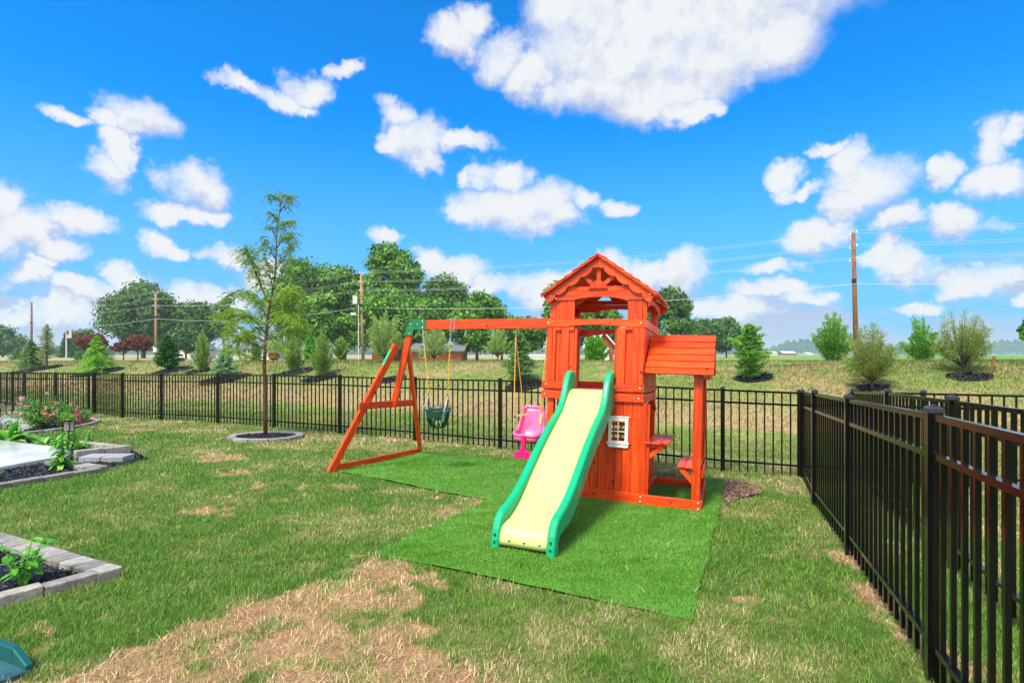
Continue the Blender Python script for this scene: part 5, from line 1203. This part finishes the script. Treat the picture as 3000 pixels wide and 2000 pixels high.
plant('tall_stem_plant', 'tall leafy stem plant in front of the black lantern', 180, 1377, 120, 'stem', seed=7, wide=1.5)
plant('tall_stem_plant', 'leafy stem plant right behind the black lantern post', 205, 1318, 72, 'stem', seed=8, wide=1.5)
plant('tall_stem_plant', 'thin stem plant right of the lantern near the lawn', 265, 1310, 58, 'stem', seed=9)
plant('tall_stem_plant', 'tall stems rising from the left hosta clumps', 46, 1298, 70, 'stem', seed=10, wide=2)
plant('leafy_plant', 'leaf tip of a plant at the left edge on the shiny mulch', -8, 1404, 30, 'leafy', seed=11)
def bush(name, label, px, py, w_px, hpx, m, n, size, fl=None, nf=0, fs=.03, seed=0, group=None, top=.5, loose=.75):
    r = np.random.default_rng(seed); x, y, z = gp(px, py); h = hpx/F*y; rw = w_px/2/F*y; o = empty(name, (x, y, z), label, 'plant', group); b = MB()
    for k in range(14):
        a = k*2.4; tp = (math.cos(a)*rw*.7, math.sin(a)*rw*.6, h*(.5+.4*r.random())); b.tube([(0, 0, -.02), (tp[0]*.4, tp[1]*.4, tp[2]*.5), tp], [.008, .006, .002], 4)
    q = r.normal(size=(n, 3)); q /= np.linalg.norm(q, axis=1)[:, None]; q *= (r.random(n)**.45)[:, None]*(.8+.3*np.sin(q[:, 0]*5+q[:, 2]*4))[:, None]; P = np.c_[q[:, 0]*rw, q[:, 1]*rw*.8, h*.5+q[:, 2]*h*.5]; P[:, 2] = np.maximum(P[:, 2], .01)
    V, Fc = quadleaf(P, size, r, .6, .2); npmesh('leaves', V, Fc, LF[m], o, tone=np.repeat(r.random(n), 4)); b.build('stem', LF[m], o)
    if fl:
        cf = r.normal(size=(nf, 3)); cf /= np.linalg.norm(cf, axis=1)[:, None]; cf[:, 1] = -np.abs(cf[:, 1]); cf *= (.8+.25*r.random(nf))[:, None]; C = np.c_[cf[:, 0]*rw, cf[:, 1]*rw*.8, h*.5+cf[:, 2]*h*.5]
        
        for c in C:
            k = c+r.normal(0, fs*.8, (14, 3)); V, Fc = quadleaf(k, fs*1.3, r, .9, .3); npmesh('flower', V, Fc, LF[fl], o, tone=np.repeat(r.random(len(k)), 4))
    return o
FG = 'flowering plants in the bed'
bush('rose_bush', 'large leafy rose bush with orange and pink blooms in the flower bed', 118, 1254, 84, 82, 'rose', 2600, .055, 'orangef', 8, .032, 1, FG)
bush('rose_bush', 'leafy green rose bush with pale pink blooms left in the flower bed', 84, 1246, 60, 90, 'rose', 1200, .05, 'palef', 7, .03, 2, FG)
bush('flowering_bush', 'rusty green bush dotted with coral blooms in the flower bed', 190, 1244, 80, 72, 'rose', 1700, .045, 'orangef', 14, .022, 3, FG)
bush('flowering_bush', 'magenta flower stems leaning against the fence post', 250, 1242, 60, 56, 'rose', 420, .035, 'pinkf', 9, .026, 4, FG)
bush('flowering_bush', 'low clump of hot pink flowers at the tip of the flower bed', 240, 1238, 52, 26, 'hosta', 300, .035, 'pinkf', 30, .022, 5, FG)
bush('feathery_plant', 'light green feathery fern like plant in the flower bed', 198, 1250, 56, 46, 'lime', 1500, .03, None, 0, .02, 6, FG)
bush('flowering_bush', 'pale pink astilbe blooms before the white walkway at the left', 18, 1272, 80, 52, 'rose', 260, .04, 'palef', 26, .022, 7, FG)
bush('flowering_bush', 'small dark plant with pale pink bloom by the left fence', 55, 1232, 70, 30, 'rose', 300, .04, 'palef', 6, .025, 8, FG)
bush('tall_flower', 'tall slender stems with pinkish buds standing above the rose bush', 150, 1240, 46, 100, 'rose', 160, .035, 'palef', 5, .022, 9, FG)
# post lantern, solar light, left lantern
def lantern(label, px, py, topy, hw, group=None):
    x, y, z = gp(px, py); ht = (1038-topy)/F*y-z; o = empty('garden_lantern', (x, y, z), label, 'lantern', group); hb = ht-.17
    b = MB().tube([(0, 0, -.05), (0, 0, hb)], .008, 8); b.build('stake', M_blk, o)
    b = MB(); b.box((-hw, -hw, ht-.015), (hw, hw, ht)); b.box((-hw*.9, -hw*.9, hb), (hw*.9, hw*.9, hb+.012))
    for sx in (-1, 1):
        for sy in (-1, 1): b.beam((sx*hw*.72, sy*hw*.72, hb+.01), (sx*hw*.8, sy*hw*.8, ht-.01), .012, .012)
    b.build('lantern_frame', M_blk, o)
    gm_, t2, b2 = mat('lantern_glass', (.6, .62, .58), .15); b2.inputs['Transmission Weight'].default_value = .8
    b = MB(); b.box((-hw*.62, -hw*.62, hb+.02), (hw*.62, hw*.62, ht-.02)); b.build('glass', gm_, o)
    b = MB().tube([(0, 0, ht), (0, 0, ht+.012)], [hw*.9, hw*.7], 10); b.build('lid', M_blk, o)
lantern('black framed glass lantern on a stake between the hostas and stem plants', 201, 1330, 1231, .065)
lantern('black and white solar lantern cut by the left edge, by the fence', 2, 1232, 1177, .075)
x, y, z = gp(168, 1250); o = empty('solar_light', (x, y, z), 'flat round black solar light on a thin stake above the roses', 'garden light'); hh_ = (1038-1187)/F*y-z
b = MB().tube([(0, 0, -.05), (0, 0, hh_)], .006, 6); b.build('stake', M_hdw, o); b = MB().tube([(0, 0, hh_-.012), (0, 0, hh_), (0, 0, hh_+.014)], [.06, .082, .05], 18); b.build('lamp_head', M_cap, o, smooth=True)
x, y, z = gp(83, 1240); o = MB().tube([(0, 0, -.05), (0, 0, (1038-1153)/F*y-z)], .012, 6).build('garden_stake', mat('green_stake', (.01, .09, .04), .6)[0], None); o.location = (x, y, z); tag(o, 'dark green garden stake standing by the rose bush', 'stake')
# wooden and rusty stakes on the bank
def stake(label, p0, p1, r, m):
    x, y, z = gp(*p0); t = Vector(((p1[0]-1500)/F*y-x, 0, (1038-p1[1])/F*y-z)); o = MB().tube([(0, 0, -.03), tuple(t*.5), tuple(t)], r, 5).build('stake', m, None); o.location = (x, y, z); tag(o, label, 'stake')
stake('brown wooden stake leaning on the bank right of the mulched tree', (2902, 1096), (2913, 1044), .035, M_pole)
stake('short rusty stake leaning behind the fence between two arborvitae', (900, 1100), (889, 1079), .018, M_pole)
stake('thin upright rusty stake behind the fence right of the ragged arborvitae', (986, 1100), (989, 1066), .016, M_pole)

# green hose bin corner at the lower left
x, y, z = gp(30, 1975)
o = empty('downspout_splash_tray', (x, y, z), 'teal green plastic tray corner at the lower left edge of the lawn', 'tray')
b = MB()
def tl(px, py, h): q = gp(px, py); return Vector((q[0]-x, q[1]-y, q[2]-z+h))
A0, A1, A2 = tl(-160, 1868, 0), tl(58, 1952, 0), tl(98, 1972, 0)
M_tray = noisy('teal_plastic', (.004, .085, .08), (.004, .07, .07), 4, .35); M_tray2 = noisy('teal_floor', (.04, .13, .16), (.015, .06, .08), 14, .3)
for a, c, h0, h1 in ((A0, A1, .11, .10), (A1, A2, .10, .05)):
    d_ = (c-a).normalized(); s_ = Vector((-d_.y, d_.x, 0)); b.add([a, c, c+Vector((0, 0, h1)), a+Vector((0, 0, h0)), a-s_*.03, c-s_*.03, c-s_*.03+Vector((0, 0, h1)), a-s_*.03+Vector((0, 0, h0))], [(0,1,2,3),(7,6,5,4),(3,2,6,7),(0,4,5,1),(1,5,6,2),(0,3,7,4)], .5)
b.build('side_wall', M_tray, o, bevel=.006)
b = MB(); b.prism([(q.x, q.y) for q in (A0, A1, A2, tl(70, 1985, 0), tl(0, 2010, 0), tl(-160, 2090, 0))], lambda a, c, t: (a, c, t), .0, .025, .5); b.build('floor_panel', M_tray2, o)

# ------------------------------------------------------------------ utility poles and wires
poles = [(92.5, 885, 107.7, 'red brown utility pole at the far left', M_pole), (456.5, 856, 90, 'tan wooden utility pole in front of the wide oak', M_pole2), (1058, 800, 69, 'weathered wooden utility pole with grey boxes behind the swing frame', M_pole2), (2500, 683, 46.7, 'tall red brown utility pole at the right', M_pole)]
tops = []
for k, (px, ty, Y, lb, m_) in enumerate(poles):
    X = (px-1500)/F*Y; zt = (1038-ty)/F*Y; zb = -.75; o = empty('utility_pole', (X, Y, zb), lb, 'utility pole', 'utility poles along the road')
    lean = (.25 if k in (2, 3) else 0); hgt = zt-zb; b = MB().tube([(lean, 0, -.3), (lean*.5, 0, hgt*.5), (0, 0, hgt)], [.21, .18, .145], 12); b.build('pole_shaft', m_, o, smooth=True)
    pd = Vector((.95, -.31, 0)); cr_ = Vector((.31, .95, 0)); arms = []
    for j, dz in enumerate((.10, -1.05, -2.15)):
        for sg in (-1, 1):
            e = Vector((0, 0, hgt+dz))+cr_*sg*.55+pd*(.22 if j else .2)*(-sg)*.6
            b = MB().tube([(0, 0, hgt+dz-.35), tuple(e+Vector((0, 0, -.16)))], .03, 5); b.tube([tuple(e+Vector((0, 0, -.2))), tuple(e+Vector((0, 0, .05)))], .06, 7); b.build('insulator', M_hdw, o)
            arms.append(Vector((X, Y, zb))+e)
    b = MB().tube([(0+lean*.3, 0, hgt-4.3), (lean*.3, 0, hgt-3.9)], .19, 12); b.build('metal_band', M_blk, o)
    arms.append(Vector((X+lean*.3, Y-.2, zb+hgt-4.35)))
    if k == 2:
        b = MB(); b.box((-1.0, -.2, hgt-3.9), (-.45, .15, hgt-2.9)); b.box((-1.3, -.2, hgt-5.3), (-.6, .1, hgt-5.0)); b.build('equipment_box', mat('grey_box', (.5, .52, .52), .5)[0], o); b = MB().tube([(-.30, -.1, 0), (-.30, -.1, hgt-4)], .06, 6); b.build('conduit', M_hdw, o)
    if k == 1: b = MB(); b.box((-.25, -.27, 1.2), (.25, -.23, 2.0)); b.build('notice_plate', mat('white_plate', (.8, .8, .8), .5)[0], o)
    tops.append(arms)
ext0 = [p+(tops[0][i]-tops[1][i])*1.0 for i, p in enumerate(tops[0])]; extN = [p+(tops[3][i]-tops[2][i])*.9 for i, p in enumerate(tops[3])]
allp = [ext0]+tops+[extN]
wl = ['upper power line, far strand', 'upper power line, near strand', 'middle power line, far strand', 'middle power line, near strand', 'lower power line, far strand', 'lower power line, near strand', 'single thick cable strung below the power lines']
for i in range(7):
    pts = []
    for a, c in zip(allp, allp[1:]):
        for t in [q/14 for q in range(14)]: p = a[i].lerp(c[i], t); p.z -= 4*(1.0)*t*(1-t)*(.75 if i < 6 else .9); pts.append(p)
    pts.append(allp[-1][i]); b = MB().tube(pts, .011 if i < 6 else .022, 4); tag(b.build('power_line', M_wire, None), wl[i]+', on the utility poles', 'power line', 'wires on the utility poles')

# ------------------------------------------------------------------ buildings
M_brick = noisy('red_brick', (.38, .10, .04), (.26, .07, .03), 3, .85, bump=.2); M_roof = noisy('grey_shingles', (.16, .17, .19), (.10, .105, .12), 4, .9)
M_wall = noisy('white_siding', (.70, .71, .70), (.60, .61, .61), 2, .7); M_glass = mat('dark_glass', (.02, .025, .03), .1)[0]; M_red = noisy('barn_red', (.32, .03, .025), (.24, .022, .02), 2, .8)
M_metal = noisy('white_metal_roof', (.72, .74, .76), (.62, .64, .66), 2, .5); M_tan = noisy('cream_wall', (.62, .58, .52), (.52, .49, .44), 2, .8)
def house(name, label, px0, px1, yb, ye, yr, Y, m_, roof, wins=(), depth=8, zb=None, gable='long', door=None, chim=False):
    X0, X1 = (px0-1500)/F*Y, (px1-1500)/F*Y; z0 = zb if zb is not None else (1038-yb)/F*Y; ze = (1038-ye)/F*Y; zr = (1038-yr)/F*Y; o = empty(name, ((X0+X1)/2, Y, z0), label, 'building'); cx = (X0+X1)/2; w2 = (X1-X0)/2; h = ze-z0; hr = zr-z0
    if gable == 'long':
        b = MB(); b.box((-w2, 0, -.5), (w2, depth, h)); wl_ = b.build('wall', m_, o)
        b = MB(); b.prism([(-.5, h-.15), (-.5, h+.0), (depth/2, hr), (depth+.5, h), (depth+.5, h-.15), (depth/2, hr-.2)], lambda a, c, t: (t, a, c), -w2-.4, w2+.4); b.build('roof', roof, o)
    else:
        b = MB(); b.prism([(-w2, -.5), (w2, -.5), (w2, h), (0, hr), (-w2, h)], lambda a, c, t: (a, t, c), 0, depth); b.build('wall', m_, o)
        b = MB()
        for sg in (-1, 1): b.prism([(0, hr+.02), (0, hr+.22), (sg*(w2+.35), h-.02), (sg*(w2+.35), h-.22)], lambda a, c, t: (a, t, c), -.35, depth+.3)
        b.build('roof', roof, o)
    for wx0, wy0, wx1, wy1 in wins:
        a, c = (wx0-1500)/F*Y-cx, (wx1-1500)/F*Y-cx; z_0, z_1 = (1038-wy1)/F*Y-z0, (1038-wy0)/F*Y-z0
        b = MB(); b.box((a-.08, -.06, z_0-.08), (c+.08, -.002, z_1+.08)); fr = b.build('window', M_wall, o); b = MB(); b.box((a, -.09, z_0), (c, -.061, (z_0+z_1)/2-.03)); b.box((a, -.09, (z_0+z_1)/2+.03), (c, -.061, z_1)); b.build('pane', M_glass, fr)
    if door:
        wx0, wy0, wx1, wy1 = door; a, c = (wx0-1500)/F*Y-cx, (wx1-1500)/F*Y-cx; b = MB(); b.box((a, -.1, 0), (c, -.002, (1038-wy0)/F*Y-z0)); b.build('door', M_wall, o)
    return o
house('brick_house', 'red brick bungalow with grey roof behind the bucket swing', 1206, 1352, 1058, 1026, 1003, 62, M_brick, M_roof, ((1230,1027,1242,1045),(1277,1027,1284,1043)), zb=-.75)
house('brick_garage', 'red brick outbuilding left of the swing bracket behind the poplar', 1090, 1146, 1056, 1028, 1016, 64, M_brick, M_roof, ((1115,1030,1124,1044),), zb=-.75)
house('white_house', 'white house with grey roof seen through the young tree', 708, 792, 1048, 1020, 1000, 84, M_wall, M_roof, ((714,1022,720,1033),(728,1022,734,1032)), zb=-.75)
house('white_house', 'low white house wing left of the young tree behind the blue spruce', 640, 700, 1048, 1026, 1014, 92, M_wall, M_roof, ((675,1028,681,1036),), zb=-.75)
house('white_house', 'pale house front half hidden behind the dark pine', 515, 560, 1048, 1022, 1004, 96, M_tan, M_roof, ((522,1028,527,1036),(540,1028,545,1036)), gable='end', zb=-.75)
house('red_barn', 'dark red barn with white garage door seen through the tower doorway', 1742, 1796, 1054, 1012, 976, 60, M_red, M_wall, (), gable='end', door=(1766,1019,1784,1052), zb=-.75)
house('far_barn', 'far red barn with long white roof on the right horizon', 2294, 2332, 1041, 1034, 1028.5, 560, M_red, M_metal, (), depth=14, zb=-.75)
house('far_shed', 'far pale grey shed left of the red barn on the horizon', 2246, 2278, 1041, 1033, 1029, 560, M_tan, M_metal, (), depth=14, zb=-.75)
house('far_shed', 'far low white shed right of the red barn on the horizon', 2364, 2382, 1041, 1036, 1032, 580, M_wall, M_metal, (), depth=14, zb=-.75)
# white picket fence by the red barn
b = MB(); Yw = 56
for k in range(13):
    X = (1545+4.6*k-1500)/F*Yw; b.box((X-.02, Yw-.02, -.75), (X+.02, Yw+.02, .12))
b.box(((1543-1500)/F*Yw, Yw+.021, -.5), ((1603-1500)/F*Yw, Yw+.05, -.4)); b.box(((1543-1500)/F*Yw, Yw+.021, -.1), ((1603-1500)/F*Yw, Yw+.05, 0))
tag(b.build('picket_fence', M_wall, None), 'white picket fence far behind the pink swing', 'fence')
# road strip and flagpole
Yr0 = 60
b = MB(); b.add([(-60, 74, -.735), (-26, 66, -.735), (-26, 69.5, -.735), (-60, 78, -.735)], [(0,1,2,3)]); tag(b.build('road', noisy('asphalt', (.30, .31, .32), (.24, .25, .26), 3, .8), None), kind='structure')
Yf = 108; X = (194.5-1500)/F*Yf; o = empty('flagpole', (X, Yf, -.75), 'pale flagpole with a striped flag left of the red maples', 'flagpole'); hp = (1038-966)/F*Yf+.75
b = MB().tube([(0, 0, -.2), (0, 0, hp)], [.16, .10], 8); b.build('pole_shaft', M_hdw, o)
b = MB()
fw_, fh_ = .95, 1.35
for k in range(13): b.box((.08, -.03, hp-.3-fh_*(k+1)/13), (.08+fw_, .03, hp-.3-fh_*k/13), 1.0 if k % 2 == 0 else 0.0)
mf, t2, b2 = mat('flag_cloth', rough=.9); a2 = t2.nodes.new('ShaderNodeAttribute'); a2.attribute_name = 'tone'; r2_ = t2.nodes.new('ShaderNodeValToRGB'); r2_.color_ramp.elements[0].color = (.75, .75, .75, 1); r2_.color_ramp.elements[1].color = (.5, .02, .04, 1); t2.links.new(a2.outputs['Fac'], r2_.inputs[0]); t2.links.new(r2_.outputs[0], b2.inputs['Base Color'])
fl = b.build('flag', mf, o); b = MB(); b.box((.075, -.035, hp-.3-fh_*.54), (.08+fw_*.45, .035, hp-.3+.003)); b.build('canton', mat('flag_blue', (.02, .03, .15), .9)[0], fl)

# ------------------------------------------------------------------ haze
b = MB(); b.box((-2700, -400, -4), (2700, 2700, 24)); me_h = None
mh = bpy.data.materials.new('haze'); mh.use_nodes = True; th_ = mh.node_tree; th_.nodes.remove(th_.nodes['Principled BSDF'])
pv = th_.nodes.new('ShaderNodeVolumePrincipled'); pv.inputs['Color'].default_value = (.66, .84, 1, 1); pv.inputs['Density'].default_value = .00042; pv.inputs['Anisotropy'].default_value = .2
th_.links.new(pv.outputs[0], th_.nodes['Material Output'].inputs['Volume'])
ho = b.build('haze', mh, None); tag(ho, 'thin pale summer haze over the fields', 'haze', kind='stuff')
